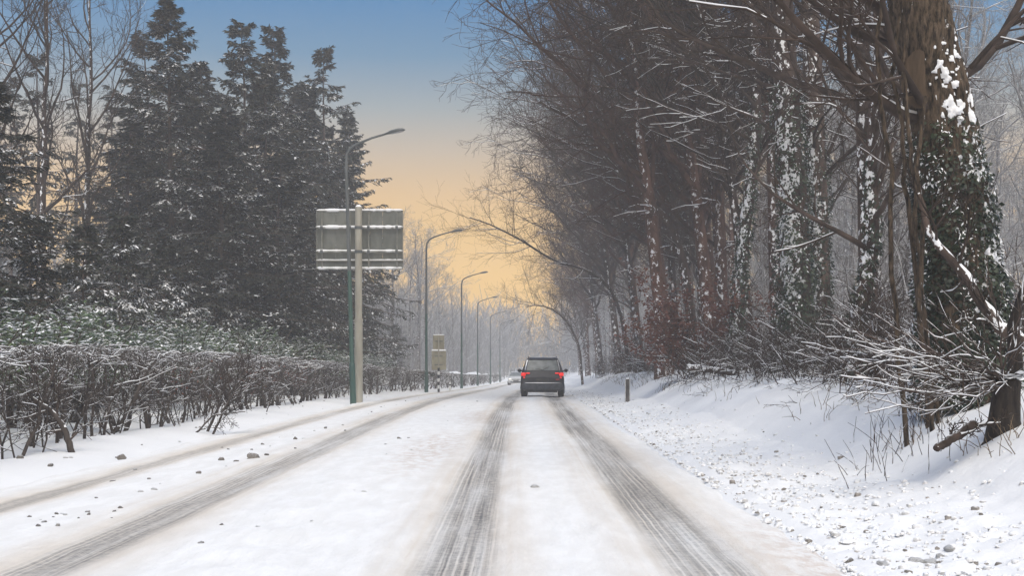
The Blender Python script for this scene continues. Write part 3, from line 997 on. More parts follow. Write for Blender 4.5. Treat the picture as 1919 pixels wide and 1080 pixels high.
# pollard stump with a spray of long shoots
def pollard():
    rng = np.random.default_rng(61)
    d = 13.2
    base = at(1882, 800, d)
    base[2] = float(ground(base[0], base[1])) - 0.15
    t = thing('pollard_stump', 'dark pollard stump with long snowy shoots fanning left over the bank', 'stump', base)
    a = Acc()
    tube(a, [(0, 0, 0), (0.0, 0, 0.25), (0.02, 0, 0.5), (0.0, 0, 0.62), (0.0, 0, 0.68)], [0.20, 0.15, 0.13, 0.16, 0.08], 14)
    tube(a, [(0.05, 0, 0.4), (0.12, 0.03, 0.8), (0.10, 0.05, 1.15), (0.22, 0.1, 1.5)], [0.09, 0.075, 0.06, 0.04], 10)
    tube(a, [(0.0, 0, 0.1), (-0.14, -0.06, 0.02), (-0.3, -0.1, -0.08)], [0.11, 0.08, 0.04], 8)
    a.obj('stump', M['bark_dark'], t)
    s = Acc()
    head = np.array([0.0, -0.03, 0.62])
    targets = [(1600, 618), (1585, 655), (1600, 690), (1625, 640), (1640, 700), (1595, 725), (1612, 770), (1650, 745), (1690, 690), (1700, 640), (1560, 640),
               (1680, 600), (1745, 560), (1790, 560), (1850, 500), (1905, 400), (1925, 560), (1945, 640), (1700, 760), (1760, 730), (1830, 640), (1640, 580), (1570, 600), (1630, 660), (1605, 640), (1660, 715), (1690, 735), (1720, 620), (1665, 670), (1740, 700), (1620, 710), (1645, 625), (1705, 655), (1780, 610), (1580, 690)]
    sh_n = 0
    allP, allR = [], []
    for k, (px, py) in enumerate(targets):
        tip = at(px, py, d - 0.2 - 1.3 * rng.random()) - base
        mid = head * 0.5 + tip * 0.5 + np.array([0, 0, -0.10 if px < 1800 else 0.0]) + rng.normal(0, 0.11, 3)
        u = np.linspace(0, 1, 12)[:, None]
        P = head * (1 - u) ** 2 + 2 * mid * u * (1 - u) + tip * u ** 2 + np.cumsum(rng.normal(0, 0.018, (12, 3)), 0)
        P[0] = head + rng.normal(0, 0.05, 3)
        Rr = np.linspace(0.013, 0.0035, 12) * rng.uniform(0.5, 1.15)
        sh = Acc()
        tube(sh, P, Rr, 6)
        S, D, rad, uu = sprout(P[None], Rr[None], 10, 0.2, 0.98, 0.65, 0.25, rng)
        P2 = grow(S, D, rng.uniform(0.12, 0.5, len(uu)), 5, 0.16, 0.04, rng)
        sh.add(*tubes(P2, np.maximum(rad * 0.6, 0.003)[:, None] * np.linspace(1, 0.6, 5), 4))
        sh.obj('shoot', M['bark'], t)
        snow_ridge(s, P[None], Rr[None] * 0.55, 5, 0.55, rng)
        snow_ridge(s, P2, np.maximum(rad * 0.6, 0.003)[:, None] * np.ones((1, 5)), 3, 0.35, rng)
    N = 70
    th = rng.uniform(0, 2 * np.pi, N)
    r = 0.22 * np.sqrt(rng.random(N))
    C = np.stack([np.cos(th) * r, np.sin(th) * r, 0.66 + 0.03 * rng.random(N)], -1)
    s.add(*leaves(C, unit(rng.normal(0, 1, (N, 3)) * np.array([1, 1, 0.15])), np.tile([0, 0, 1.0], (N, 1)), 0.12, 0.10))
    s.obj('snow', M['snow'], t)


pollard()


# ------------------------------------------------------------------ undergrowth
def bush(seed, n, L, spread, mat, leaf=None, leaf_n=0, leaf_sz=0.05, up=-0.02, r=0.010, snow_p=0.6, wander=0.16):
    rng = np.random.default_rng(seed)
    tw, s, lf = Acc(), Acc(), Acc()
    S = np.stack([rng.normal(0, spread * 0.25, n), rng.normal(0, spread * 0.25, n), np.full(n, -0.05)], -1)
    a = rng.uniform(0, 2 * np.pi, n)
    e = rng.uniform(0.45, 1.45, n)
    D = np.stack([np.cos(a) * np.cos(e), np.sin(a) * np.cos(e), np.sin(e)], -1)
    Ls = L * rng.uniform(0.5, 1.1, n)
    P1 = grow(S, D, Ls, 8, wander, up, rng)
    R1 = (r * rng.uniform(0.7, 1.3, n))[:, None] * np.linspace(1, 0.35, 8)
    tw.add(*tubes(P1, R1, 5))
    S, D, rad, u = sprout(P1, R1, 7, 0.2, 1, 0.7, 0.25, rng)
    L2 = np.repeat(Ls, 7) * 0.32 * rng.uniform(0.5, 1.2, len(u))
    P2 = grow(S, D, L2, 5, 0.15, up, rng)
    R2 = np.maximum(rad * 0.55, 0.0035)[:, None] * np.linspace(1, 0.5, 5)
    tw.add(*tubes(P2, R2, 3))
    S, D, rad, u = sprout(P2, R2, 5, 0.2, 1, 0.7, 0.25, rng)
    P3 = grow(S, D, np.repeat(L2, 5) * 0.4, 3, 0.15, 0, rng)
    tw.add(*tubes(P3, np.full((len(P3), 3), 0.003), 3))
    snow_ridge(s, P1, R1, 4, snow_p, rng, 1.2)
    snow_ridge(s, P2, R2, 3, snow_p * 0.8, rng, 1.2)
    if leaf:
        i = rng.integers(0, len(P3), leaf_n)
        C = P3[i, rng.integers(0, 3, leaf_n)] + rng.normal(0, 0.03, (leaf_n, 3))
        D = unit(rng.normal(0, 1, (leaf_n, 3)) + np.array([0, 0, -0.5]))
        lf.add(*leaves(C, D, unit(rng.normal(0, 1, (leaf_n, 3))), leaf_sz * rng.uniform(0.7, 1.3, leaf_n), leaf_sz * 0.6))
        k = rng.random(leaf_n) < 0.22
        s.add(*leaves(C[k] + np.array([0, 0, 0.012]), D[k] * np.array([1, 1, 0.2]) + 1e-3, np.tile([0, 0, 1.0], (k.sum(), 1)), leaf_sz, leaf_sz * 0.6))
    return tw, lf, s


def bush_thing(name, label, cat, parts, mats, loc, group=None, rz=0.0, sc=1.0):
    t = thing(name, label, cat, loc, rz, group)
    t.scale = (sc,) * 3
    for pn, a, mm in zip(('branches', 'leaves', 'snow'), parts, mats):
        if a.n:
            a.obj(pn, mm, t)
    return t


b_me = bush(71, 34, 1.7, 1.4, None)
p0 = at(1640, 700, 25)
proto_bush = bush_thing('bare_bush', 'tangled snowy bush at the foot of the thin crooked trunk', 'bush', b_me, (M['twig'], None, M['snow']), gz(p0[0], 25), 'snowy bushes under the trees on the right')
bush_list = [(1560, 30, 'snow laden bush right of the close pair of ivy trunks', 1.1), (1445, 36, 'snow laden bush left of the close pair of ivy trunks', 1.0),
             (1700, 21, 'bush between the thin crooked trunk and the huge trunk', 1.1), (1610, 27, 'bush just left of the pollard shoots', 0.9),
             (1350, 40, 'bush at the foot of the slim ivy trunk', 1.0), (1900, 19.5, 'snow heaped bush behind the pollard stump', 1.3),
             (1250, 56, 'bush below the leaning trunk with the snow ridge', 1.2), (1215, 66, 'small bush beyond the leaning snowy trunk', 1.1),
             (1165, 84, 'low bush on the hazy part of the bank', 1.2), (1130, 98, 'faint low bush near the end of the bank', 1.2)]
for px, d, lab, sc in bush_list:
    x = (px - VPX) * d / FPX
    dup(proto_bush, gz(x, d), random.random() * 6.28, sc, lab)
BRUSH = [(1580, 26, 'snowy brush in front of the thin crooked trunk'), (1500, 29.5, 'snowy brush in front of the close pair of ivy trunks'),
         (1410, 33, 'snowy brush just right of the short snowy log'), (1290, 47, 'snowy brush left of the copper leaved sapling'),
         (1655, 22.5, 'snowy brush behind the upper pollard shoots'), (1525, 38, 'snowy brush behind the close pair of ivy trunks'),
         (1400, 46, 'snowy brush behind the slim ivy trunk'), (1465, 32, 'low brush on the crest of the bank below the left ivy trunk'),
         (1330, 38, 'low brush on the crest of the bank behind the snowy log'), (1275, 64, 'brush on the bank behind the leaning snowy trunk'),
         (1770, 18.5, 'snowy brush left of the foot of the huge trunk'), (1865, 22, 'snowy brush in the gap right of the huge trunk')]
brush = bush_thing('bare_bush', BRUSH[0][2], 'bush', bush(74, 46, 1.55, 2.2, None, r=0.008, snow_p=0.45, up=-0.05, wander=0.22), (M['twig'], None, M['snow']),
                   gz((BRUSH[0][0] - VPX) * BRUSH[0][1] / FPX, BRUSH[0][1]), 'snowy bushes under the trees on the right')
for px, d, lab in BRUSH[1:]:
    x = (px - VPX) * d / FPX
    dup(brush, gz(x, d), random.random() * 6.28, random.uniform(0.8, 1.15), lab)
p0 = at(1312, 690, 44.5)
bush_thing('beech_sapling', 'young beech still holding coppery leaves beside the right bank', 'tree',
           bush(72, 34, 3.5, 1.1, None, True, 6500, 0.12, 0.03, 0.016, 0.5), (M['twig'], M['beech_leaf'], M['snow']), gz(p0[0] - 0.4, 42.5))
p0 = at(1205, 690, 70)
bush_thing('beech_sapling', 'hazy young beech with few brown leaves further along the bank', 'tree',
           bush(73, 26, 3.6, 0.9, None, True, 1500, 0.10, 0.04, 0.016, 0.5), (M['twig'], M['beech_leaf'], M['snow']), gz(p0[0], 70))


def stalks():
    rng = np.random.default_rng(81)
    a = Acc()
    N = 1500
    y = 9 + 75 * rng.random(N) ** 1.4
    s = 4.2 + rng.exponential(1.3, N)
    x = s + rc(y)
    keep = (noise2(x, y, 1.3, 12) > 0.05) & (s < 10)
    x, y = x[keep], y[keep]
    N = len(x)
    S = np.stack([x, y, ground(x, y) - 0.03], -1)
    D = unit(rng.normal(0, 0.5, (N, 3)) * np.array([1, 1, 0]) + np.array([0, 0, 1.0]))
    P = grow(S, D, rng.uniform(0.10, 0.42, N), 4, 0.22, -0.06, rng)
    a.add(*tubes(P, np.full((N, 1), 0.004) * np.array([[1, 0.9, 0.7, 0.4]]) * (1 + S[:, 1:2] / 60), 3))
    tag(a.obj('dry_grass', M['straw']), 'dry stalks poking through the snow on the right bank', 'grass', kind='stuff')
    b = Acc()
    N = 64
    px = rng.uniform(1590, 1790, N)
    d = rng.uniform(13.2, 17, N)
    x = (px - VPX) * d / FPX
    S = np.stack([x, d, ground(x, d) - 0.03], -1)
    D = unit(rng.normal(0, 0.3, (N, 3)) + np.array([-0.15, 0, 1.0]))
    P = grow(S, D, rng.uniform(0.2, 0.65, N), 6, 0.10, -0.03, rng)
    b.add(*tubes(P, np.linspace(0.0045, 0.0022, 6)[None] * np.ones((N, 1)), 4))
    tag(b.obj('brambles', M['bark']), 'thin upright shoots standing in the snow below the pollard', 'shoots', kind='stuff')


stalks()


# ------------------------------------------------------------------ lumps of churned snow
def lump_mesh(seed, nu=9, nv=5):
    """a broken chunk: a dome with knocked off corners"""
    rng = np.random.default_rng(seed)
    v = [(0, 0, 1.0)]
    for i in range(1, nv):
        for j in range(nu):
            th, ph = math.pi * 0.62 * i / (nv - 1), 2 * math.pi * (j + 0.5 * (i % 2)) / nu
            v.append((math.sin(th) * math.cos(ph), math.sin(th) * math.sin(ph), math.cos(th)))
    v = np.array(v)
    for _ in range(6):                                  # knocked off corners
        d = unit(rng.normal(0, 1, 3) + np.array([0, 0, 0.3]))
        h = rng.uniform(0.45, 0.8)
        k = np.maximum(v @ d - h, 0)
        v = v - k[:, None] * d
    v = v * rng.uniform(0.82, 1.15, (len(v), 1)) * np.array([1, 1.15, 0.95])
    f3 = [(0, 1 + j, 1 + (j + 1) % nu) for j in range(nu)]
    f4 = [(1 + i * nu + j, 1 + (i + 1) * nu + j, 1 + (i + 1) * nu + (j + 1) % nu, 1 + i * nu + (j + 1) % nu) for i in range(nv - 2) for j in range(nu)]
    return v, np.array(f3), np.array(f4)


lumps = [lump_mesh(90 + i) for i in range(6)]
crumbs = [lump_mesh(190 + i, 6, 3) for i in range(6)]


def lump_me(i, mat):
    a = Acc()
    v, f3, f4 = lumps[i]
    a.add(v, f4)
    a.f3.append(f3)
    return a.mesh('snow_lump', M[mat], True)


lump_dirty = [lump_me(i, 'dirty_snow') for i in range(6)]
lump_clean = [lump_me(i, 'clean_lump') for i in range(6)]


def surf(x, y):
    s = x - float(rc(y))
    return float(rz_(y)) + 0.012 if RL + 0.1 < s < RR - 0.1 else float(ground(x, y))


def on_ground(px, py):
    """where the sight line of a photo pixel meets the flat road"""
    d = EYE * FPX / (py - VPY)
    return (px - VPX) * d / FPX, d


def lump(px, py, w, label, dirty=True, group=None, k=0):
    x, d = on_ground(px, py)
    r = w * d / FPX / 2
    o = link('snow_lump', (lump_dirty if dirty else lump_clean)[k % 6], None, (x, d, surf(x, d) + r * 0.15), random.random() * 6.28)
    o.scale = (r, r * random.uniform(0.8, 1.2), r * random.uniform(0.85, 1.2))
    return tag(o, label, 'snow lump', group)


G1 = 'dark snow lumps on the left lane'
for k, (px, py, w, lab) in enumerate([
        (376, 1026, 18, 'lone dark lump of slush nearest the camera in the left foreground'),
        (473, 862, 20, 'biggest brown slush lump between the left lane wheel tracks'),
        (372, 891, 11, 'small dark slush lump left of the biggest brown lump'),
        (229, 862, 20, 'flat grey snow lump at the left verge before the hedge'),
        (415, 865, 11, 'little slush lump left beside the biggest brown lump'),
        (442, 868, 9, 'tiny slush lump close to the biggest brown lump'),
        (500, 858, 13, 'slush lump just right of the biggest brown lump'),
        (225, 957, 12, 'slush lump between the two tracks of the left lane in front'),
        (505, 968, 10, 'small slush lump right of the inner left lane track'),
        (415, 990, 12, 'slush lump up and right of the lone nearest lump'),
        (95, 880, 13, 'small lump on the verge under the hedge at far left'),
        (38, 868, 18, 'grey lump at the hedge foot at the left edge'),
        (748, 825, 10, 'slush lump on the centre line nearest the wheel track'),
        (553, 825, 9, 'slush lump on the row between tracks under the sign'),
        (106, 968, 9, 'slush speck left of the pair in the left lane'),
        (166, 968, 9, 'slush speck right of the pair in the left lane'),
        (610, 805, 9, 'little lump at the outer track before the sign post'),
        (1003, 917, 16, 'pale lump lying between the wheel tracks ahead')]):
    lump(px, py, w, lab, px != 1003, G1, k)
rl = np.random.default_rng(95)
for k in range(150):                                     # scattered rows on the left lane and centre line
    band = rl.integers(0, 3)
    y = 11 + 45 * rl.random() ** 1.5
    s = {0: -1.75 + rl.normal(0, 0.28), 1: -3.95 + rl.normal(0, 0.28), 2: -6.1 + rl.normal(0, 0.25)}[int(band)]
    x = s + float(rc(y))
    r = rl.uniform(0.010, 0.032)
    o = link('snow_lump', lump_clean[k % 6] if rl.random() < 0.45 else lump_dirty[k % 6], None, (x, y, surf(x, y) + r * 0.1), rl.random() * 6.28)
    o.scale = (r, r * rl.uniform(0.8, 1.4), r * rl.uniform(0.6, 1.1))
    tag(o, ['small slush crumb on the ridge along the centre of the road', 'small slush crumb on the ridge between the left lane tracks',
            'small snow crumb on the verge in front of the hedge'][int(band)], 'snow lump',
        ['crumbs along the road centre', 'crumbs between the left lane tracks', 'crumbs on the left verge'][int(band)])
# the churned strip at the right edge: the largest ones singly, the rest as stuff
N = 8200
y = 5.5 + 70 * rl.random(N) ** 1.7
s = 2.05 + np.abs(rl.normal(0, 1.0, N)) * (0.50 + 0.55 * np.exp(-y / 25.0))
keep = (s < 4.5)
y, s = y[keep], s[keep]
x = s + rc(y)
r = np.clip(rl.lognormal(-4.0, 0.45, len(y)), 0.007, 0.042)
app = r / y
order = np.argsort(-app)
for k, i in enumerate(order[:200]):
    o = link('snow_lump', lump_clean[k % 6] if rl.random() < 0.975 else lump_dirty[k % 6], None, (x[i], y[i], surf(x[i], y[i]) + r[i] * 0.02), rl.random() * 6.28)
    o.scale = (r[i], r[i] * rl.uniform(0.8, 1.4), r[i] * rl.uniform(0.7, 1.1))
    tag(o, 'ploughed up snow lump in the churned strip along the right road edge', 'snow lump', 'snow lumps of the churned right edge')
st_d, st_c = Acc(), Acc()
for k, i in enumerate(order[200:]):
    v, f3, f4 = crumbs[k % 6]
    a = rl.random() * 6.28
    rot = np.array([[math.cos(a), -math.sin(a), 0], [math.sin(a), math.cos(a), 0], [0, 0, 1]])
    q = (v * r[i]) @ rot.T * np.array([1, 1, rl.uniform(0.6, 1.1)]) + np.array([x[i], y[i], surf(x[i], y[i]) + r[i] * 0.02])
    acc = st_d if rl.random() < 0.08 else st_c
    b0 = acc.n
    acc.add(q, f4)
    acc.f3.append(f3 + b0)
tag(st_c.obj('snow_crumbs', M['clean_lump'], None, True), 'pale crumbs of ploughed snow along the right road edge', 'snow crumbs', kind='stuff')
tag(st_d.obj('slush_crumbs', M['dirty_snow'], None, True), 'dirty crumbs of slush along the right road edge', 'slush crumbs', kind='stuff')


# ------------------------------------------------------------------ hedge on the left
def hedge():
    rng = np.random.default_rng(101)
    S0 = -7.15
    t = thing('hedge', 'clipped leafless hedge with snowy twigs along the left verge', 'hedge', (S0, 12, 0))
    base = np.array([S0, 12, 0])
    top = lambda y: np.interp(y, [10, 20, 45, 80, 140, 230], [1.52, 1.50, 1.28, 1.10, 1.0, 1.0])
    y = np.array(spaced(11, 80, 0.15, 1.006) + spaced(80.6, 215, 0.62, 1.004))
    y = y + rng.normal(0, 0.08, len(y))
    tw, s = Acc(), Acc()
    n_st = 0
    rest = Acc()
    for k, yy in enumerate(y):
        x = S0 + rc(yy) + rng.normal(0, 0.22) + np.interp(yy, [11, 60, 100], [0, 0.25, 0.9])
        h = top(yy)
        z0 = float(ground(x, yy)) - 0.04
        lean = rng.normal(0, 0.28, 2)
        if k % 9 == 4:
            lean[1] += rng.choice([-0.8, 0.8])
        u = np.linspace(0, 1, 7)
        P = np.stack([x + lean[0] * u + rng.normal(0, 0.03, 7), yy + lean[1] * u + rng.normal(0, 0.03, 7), z0 + h * 0.92 * u], -1)
        Rr = np.linspace(0.030, 0.012, 7) * rng.choice([0.45, 0.6, 0.9, 1.5])
        a = rest if n_st >= 240 else Acc()
        tube(a, P - base, Rr, 7)
        if n_st < 240:
            a.obj('stem', M['hedge_wood'], t)
            n_st += 1
        near = yy < 50
        m1 = 9 if near else 6
        S, D, rad, uu = sprout(P[None], Rr[None], m1, 0.05, 1.0, 0.8, 0.3, rng)
        D[:, 1] *= 1.5
        D = unit(D)
        L = rng.uniform(0.3, 0.9, m1)
        P1 = grow(S, D, L, 6, 0.16, 0.06, rng)
        R1 = np.minimum(rad * 0.5, 0.011)[:, None] * np.linspace(1, 0.45, 6)
        P1[..., 2] = np.minimum(P1[..., 2], z0 + h + 0.03 * rng.normal(size=P1.shape[:2]))
        tw.add(*tubes(P1 - base, R1, 3))
        m2 = 6 if near else 4
        S, D, rad, uu = sprout(P1, R1, m2, 0.15, 1.0, 0.8, 0.3, rng)
        P2 = grow(S, D, rng.uniform(0.12, 0.42, len(uu)), 4, 0.2, 0.06, rng)
        P2[..., 2] = np.minimum(P2[..., 2], z0 + h + 0.03 + 0.02 * rng.normal(size=P2.shape[:2]))
        R2 = np.full((len(uu), 4), 0.0042 if near else 0.006)
        tw.add(*tubes(P2[:, [0, 1, 3]] - base, R2[:, :3], 3))
        snow_ridge(s, P1 - base, R1, 4, 0.5, rng, 1.0)
        snow_ridge(s, P2 - base, R2, 3, 0.2, rng, 1.0)
        # clipped top: a mat of short level twigs with snow on it
        m3 = 15 if near else 10
        S = np.stack([x + rng.normal(0, 0.25, m3), yy + rng.normal(0, 0.2, m3), np.full(m3, z0 + h * 0.93) + rng.normal(0, 0.07, m3)], -1)
        D = unit(rng.normal(0, 1, (m3, 3)) * np.array([1, 1, 0.35]) + np.array([0, 0, 0.15]))
        P3 = grow(S, D, rng.uniform(0.2, 0.5, m3), 4, 0.2, 0.03, rng)
        P3[..., 2] = np.minimum(P3[..., 2], z0 + h + 0.03 + 0.015 * rng.normal(size=P3.shape[:2]))
        R3 = np.full((m3, 4), 0.005 if near else 0.007)
        tw.add(*tubes(P3[:, [0, 2, 3]] - base, R3[:, :3], 3))
        snow_ridge(s, P3 - base, R3, 3, 0.28, rng, 1.2)
    if rest.n:
        tag(rest.obj('far_stems', M['hedge_wood'], t), kind='stuff')
    tag(tw.obj('twigs', M['hedge_wood'], t), kind='stuff')
    tag(s.obj('snow', M['snow'], t), kind='stuff')
    lf = Acc()
    for yc, n in ((37, 260), (43, 320), (29, 120)):
        C = np.stack([S0 + rc(yc) + rng.normal(0, 0.3, n), yc + rng.normal(0, 1.2, n), 0.95 + rng.normal(0, 0.2, n)], -1)
        lf.add(*leaves(C - base, rng.normal(0, 1, (n, 3)), rng.normal(0, 1, (n, 3)), 0.07, 0.045))
    tag(lf.obj('dead_leaves', M['beech_leaf'], t), kind='stuff')


hedge()
for k, (pix, d, lab) in enumerate([
        ([(138, 842), (120, 800), (95, 770), (62, 748)], 19.3, 'thick leaning stem with a snow ridge, broken out of the hedge at left'),
        ([(385, 792), (410, 762), (440, 725), (478, 688)], 25.5, 'broken snowy branch slanting up against the hedge middle'),
        ([(395, 790), (430, 748), (466, 708)], 25.2, 'second broken branch lying parallel beside the slanting one'),
        ([(360, 782), (400, 778), (460, 772)], 25.0, 'fallen twiggy branch lying flat at the hedge foot')]):
    limb_thing('broken_branch', lab, 'branch', pix, d, d + 0.2, [0.05, 0.028, 0.022, 0.02][k], [0.03, 0.012, 0.012, 0.008][k], 110 + k, 7, 0.5, snow=1.0, mat='hedge_wood', ground_end=True)


# ------------------------------------------------------------------ evergreen shrubs behind the hedge
def laurel(seed, h, w, n):
    rng = np.random.default_rng(seed)
    st, lf, s = Acc(), Acc(), Acc()
    k = 16
    a = rng.uniform(0, 2 * np.pi, k)
    S = np.stack([np.cos(a) * 0.2, np.sin(a) * 0.2, np.full(k, -0.05)], -1)
    D = unit(np.stack([np.cos(a) * 0.6, np.sin(a) * 0.6, rng.uniform(0.6, 1.4, k)], -1))
    P = grow(S, D, h * rng.uniform(0.7, 1.05, k), 6, 0.10, 0.0, rng)
    st.add(*tubes(P, np.linspace(0.03, 0.01, 6)[None] * np.ones((k, 1)), 5))
    u = unit(rng.normal(size=(n, 3)))
    u[:, 2] = np.abs(u[:, 2])
    rr = rng.uniform(0.60, 1.0, n)[:, None]
    lobes = 1 + 0.22 * noise2(np.arctan2(u[:, 1], u[:, 0]) * 2.2, u[:, 2] * 3, 1.0, seed)[:, None]
    C = u * rr * lobes * np.array([w, w, h * 0.62]) + np.array([0, 0, h * 0.36])
    # leaves grow in drooping whorls
    nw = 5
    C = np.repeat(C, nw, 0)
    O = np.repeat(u, nw, 0)
    az = rng.uniform(0, 2 * np.pi, len(C))
    D = unit(np.stack([np.cos(az), np.sin(az), rng.uniform(-1.1, 0.1, len(C))], -1) + O * 0.4)
    Nn = unit(np.stack([np.zeros(len(C)), np.zeros(len(C)), np.ones(len(C))], -1) + O * 0.5)
    L = rng.uniform(0.10, 0.17, len(C))
    lf.add(*leaves(C, D, Nn, L, L * 0.36))
    sel = (rng.random(len(C)) < 0.5) & (O[:, 2] > 0.0)
    s.add(*leaves(C[sel] + np.array([0, 0, 0.016]), D[sel] * np.array([1, 1, 0.75]), Nn[sel], L[sel] * 0.95, L[sel] * 0.36))
    return st, lf, s


L_ME = [tuple(a.mesh(nm, mm) for a, nm, mm in zip(laurel(120 + i, hh, ww, 900), ('stems', 'leaves', 'snow'), (M['hedge_wood'], M['laurel'], M['snow'])))
        for i, (hh, ww) in enumerate(((2.75, 1.6), (2.5, 1.8), (2.95, 1.5)))]
yy, k = 21.5, 0
lau_words = ['at the left edge of the picture', 'second from the left edge', 'below the dark near fir', 'right of the dark near fir', 'below the snowy young fir', 'under the gap in the firs',
             'with the freshest green leaves', 'left of the fir stems', 'before the first fir stems', 'before the tallest fir', 'at the middle of the hedge', 'right of the tallest fir',
             'before the hazy fir stems', 'left of the lamp by the sign', 'just behind the near lamp', 'behind the big sign post', 'right of the big sign post', 'last in the row in the haze']
while yy < 84 and k < 18:
    x = -9.6 + rc(yy) + random.uniform(-0.5, 0.4)
    t = thing('evergreen_shrub', 'snowy evergreen shrub behind the hedge, ' + lau_words[k], 'shrub', gz(x, yy), random.random() * 6.28, 'evergreen shrubs behind the hedge')
    sc = random.uniform(0.80, 1.0)
    t.scale = (sc * 1.2, sc * 1.2, sc)
    for pn, me in zip(('stems', 'leaves', 'snow'), L_ME[k % 3]):
        link(pn, me, t)
    yy += 2.6 + 0.035 * yy * 0.9
    k += 1
dupl = []
for i, (x, y_, sc) in enumerate([(-12.4, 30, 1.15), (-12.8, 36, 1.2), (-12.6, 43, 1.1), (-12.5, 51, 1.15), (-12.2, 60, 1.1), (-11.8, 70, 1.1)]):
    t = thing('evergreen_shrub', 'evergreen shrub of the second row, half hidden below the firs', 'shrub', gz(x, y_), random.random() * 6.28, 'second row of evergreen shrubs')
    t.scale = (sc * 1.2, sc * 1.2, sc)
    for pn, me in zip(('stems', 'leaves', 'snow'), L_ME[i % 3]):
        link(pn, me, t)


# ------------------------------------------------------------------ firs
def fir(seed, H, Rm, nb, m2=15, m3=11, start=0.10, snow_p=0.25, gap=0.0, shape=0.55, r0=0.17, lf=0.20):
    rng = np.random.default_rng(seed)
    tr, lim, fo, s = Acc(), Acc(), Acc(), Acc()
    t = np.linspace(0, 1, 12)
    P0 = np.stack([0.12 * np.cumsum(rng.normal(0, 0.4, 12)) * t, 0.12 * np.cumsum(rng.normal(0, 0.4, 12)) * t, H * t], -1)[None]
    R0 = (r0 * (1 - 0.93 * t))[None]
    tr.add(*tubes(P0, R0, 9))
    z = start + (0.99 - start) * ((np.arange(nb) + rng.random(nb)) / nb) ** 0.95
    z = z[noise2(z * 40, z * 0, 1.0, seed + 1) > -1 + gap]
    nb = len(z)
    az = np.cumsum(np.full(nb, 2.399)) + rng.normal(0, 0.5, nb)
    S = sample(P0, z[None])[0][0]
    L = Rm * ((1 - z) ** shape) * rng.uniform(0.30, 1.18, nb) * (1 + 0.35 * noise2(z * 22, az, 1.0, seed)) * np.clip((1 - z) * 3.2, 0.16, 1) + 0.30
    el_ = np.interp(z, [0, 0.6, 0.9, 1], [-0.25, 0.05, 0.35, 0.95]) + rng.normal(0, 0.20, nb)
    D = np.stack([np.cos(az) * np.cos(el_), np.sin(az) * np.cos(el_), np.sin(el_)], -1)
    P1 = grow(S, D, L, 7, 0.09, -0.045, rng)
    P1[:, -1, 2] += L * 0.06
    P1[:, -2, 2] += L * 0.02
    R1 = (0.009 + 0.007 * L)[:, None] * np.linspace(1, 0.3, 7)
    lim.add(*tubes(P1, R1, 4))
    # side twigs hang from the boughs, needle tufts sit along them
    u = 0.15 + 0.85 * ((np.arange(m2)[None] + rng.random((nb, m2))) / m2) ** 0.85
    C, T = sample(P1, u)
    side = unit(np.cross(T, np.array([0, 0, 1.0])))
    sg = np.where(np.arange(m2) % 2 == 0, 1, -1)[None, :, None]
    D2 = unit(T * rng.uniform(0.4, 1.0, (nb, m2, 1)) + side * sg * rng.uniform(0.3, 1.2, (nb, m2, 1)) + np.array([0, 0, -1.0]) * rng.uniform(-0.1, 0.8, (nb, m2, 1)))
    L2 = (0.16 + 0.26 * L[:, None] * (1.05 - u)) * rng.uniform(0.6, 1.3, (nb, m2))
    C, D2, L2 = C.reshape(-1, 3), D2.reshape(-1, 3), L2.ravel()
    P2 = grow(C, D2, L2, 4, 0.10, -0.10, rng)
    lim.add(*tubes(P2[:, [0, 3]], np.full((len(P2), 2), 0.006), 3))
    u3 = (np.arange(m3)[None] + rng.random((len(P2), m3))) / m3
    C3, T3 = sample(P2, u3)
    C3, T3 = C3.reshape(-1, 3), T3.reshape(-1, 3)
    s3 = unit(np.cross(T3, np.array([0, 0, 1.0])) + 1e-4)
    D3 = unit(T3 * 0.8 + s3 * rng.uniform(-1.1, 1.1, (len(C3), 1)) + rng.normal(0, 0.25, C3.shape) + np.array([0, 0, -0.15]))
    N3 = unit(np.array([0, 0, 1.0]) + rng.normal(0, 0.55, C3.shape))
    sz = lf * rng.uniform(0.55, 1.35, len(C3))
    fo.add(*leaves(C3, D3, N3, sz, sz * 0.34))
    cl = noise2(C3[:, 0] * 1.1 + C3[:, 1], C3[:, 2] * 1.2, 0.8, seed + 5)
    sel = (rng.random(len(C3)) < snow_p * np.clip(cl * 1.8 + 0.35, 0.02, 1.8)) & (C3[:, 2] < 0.93 * H)
    s.add(*leaves(C3[sel] + np.array([0, 0, 0.02]), D3[sel], unit(N3[sel] + np.array([0, 0, 0.5])), sz[sel] * 0.85, sz[sel] * 0.36))
    snow_ridge(s, P1, R1, 4, snow_p * 0.4, rng, 0.8)
    return tr, lim, fo, s


PN = ('trunk', 'branches', 'needles', 'snow')


def fir_meshes(args, pale=False):
    return tuple(a.mesh(nm, mm) for a, nm, mm in zip(fir(**args), PN, (M['fir_bark'], M['fir_bark'], M['needles_pale' if pale else 'needles'], M['snow'])))


F_TALL = [fir_meshes(dict(seed=131 + i, H=17.0, Rm=rm, nb=nb, start=st, snow_p=0.30, shape=sh, gap=gp)) for i, (rm, nb, st, sh, gp) in
          enumerate(((3.7, 175, 0.05, 0.42, 0.15), (3.3, 150, 0.10, 0.36, 0.40), (3.9, 170, 0.04, 0.42, 0.25), (3.4, 150, 0.12, 0.34, 0.45)))]
F_SNOWY = [fir_meshes(dict(seed=141 + i, H=6.5, Rm=2.2, nb=95, m2=12, m3=10, start=0.04, snow_p=0.55, shape=0.75, r0=0.09, lf=0.17)) for i in range(2)]
F_THIN = [fir_meshes(dict(seed=151 + i, H=16.0, Rm=2.8, nb=70, m2=12, m3=8, start=0.28, snow_p=0.10, shape=0.35, gap=0.5), True) for i in range(2)]


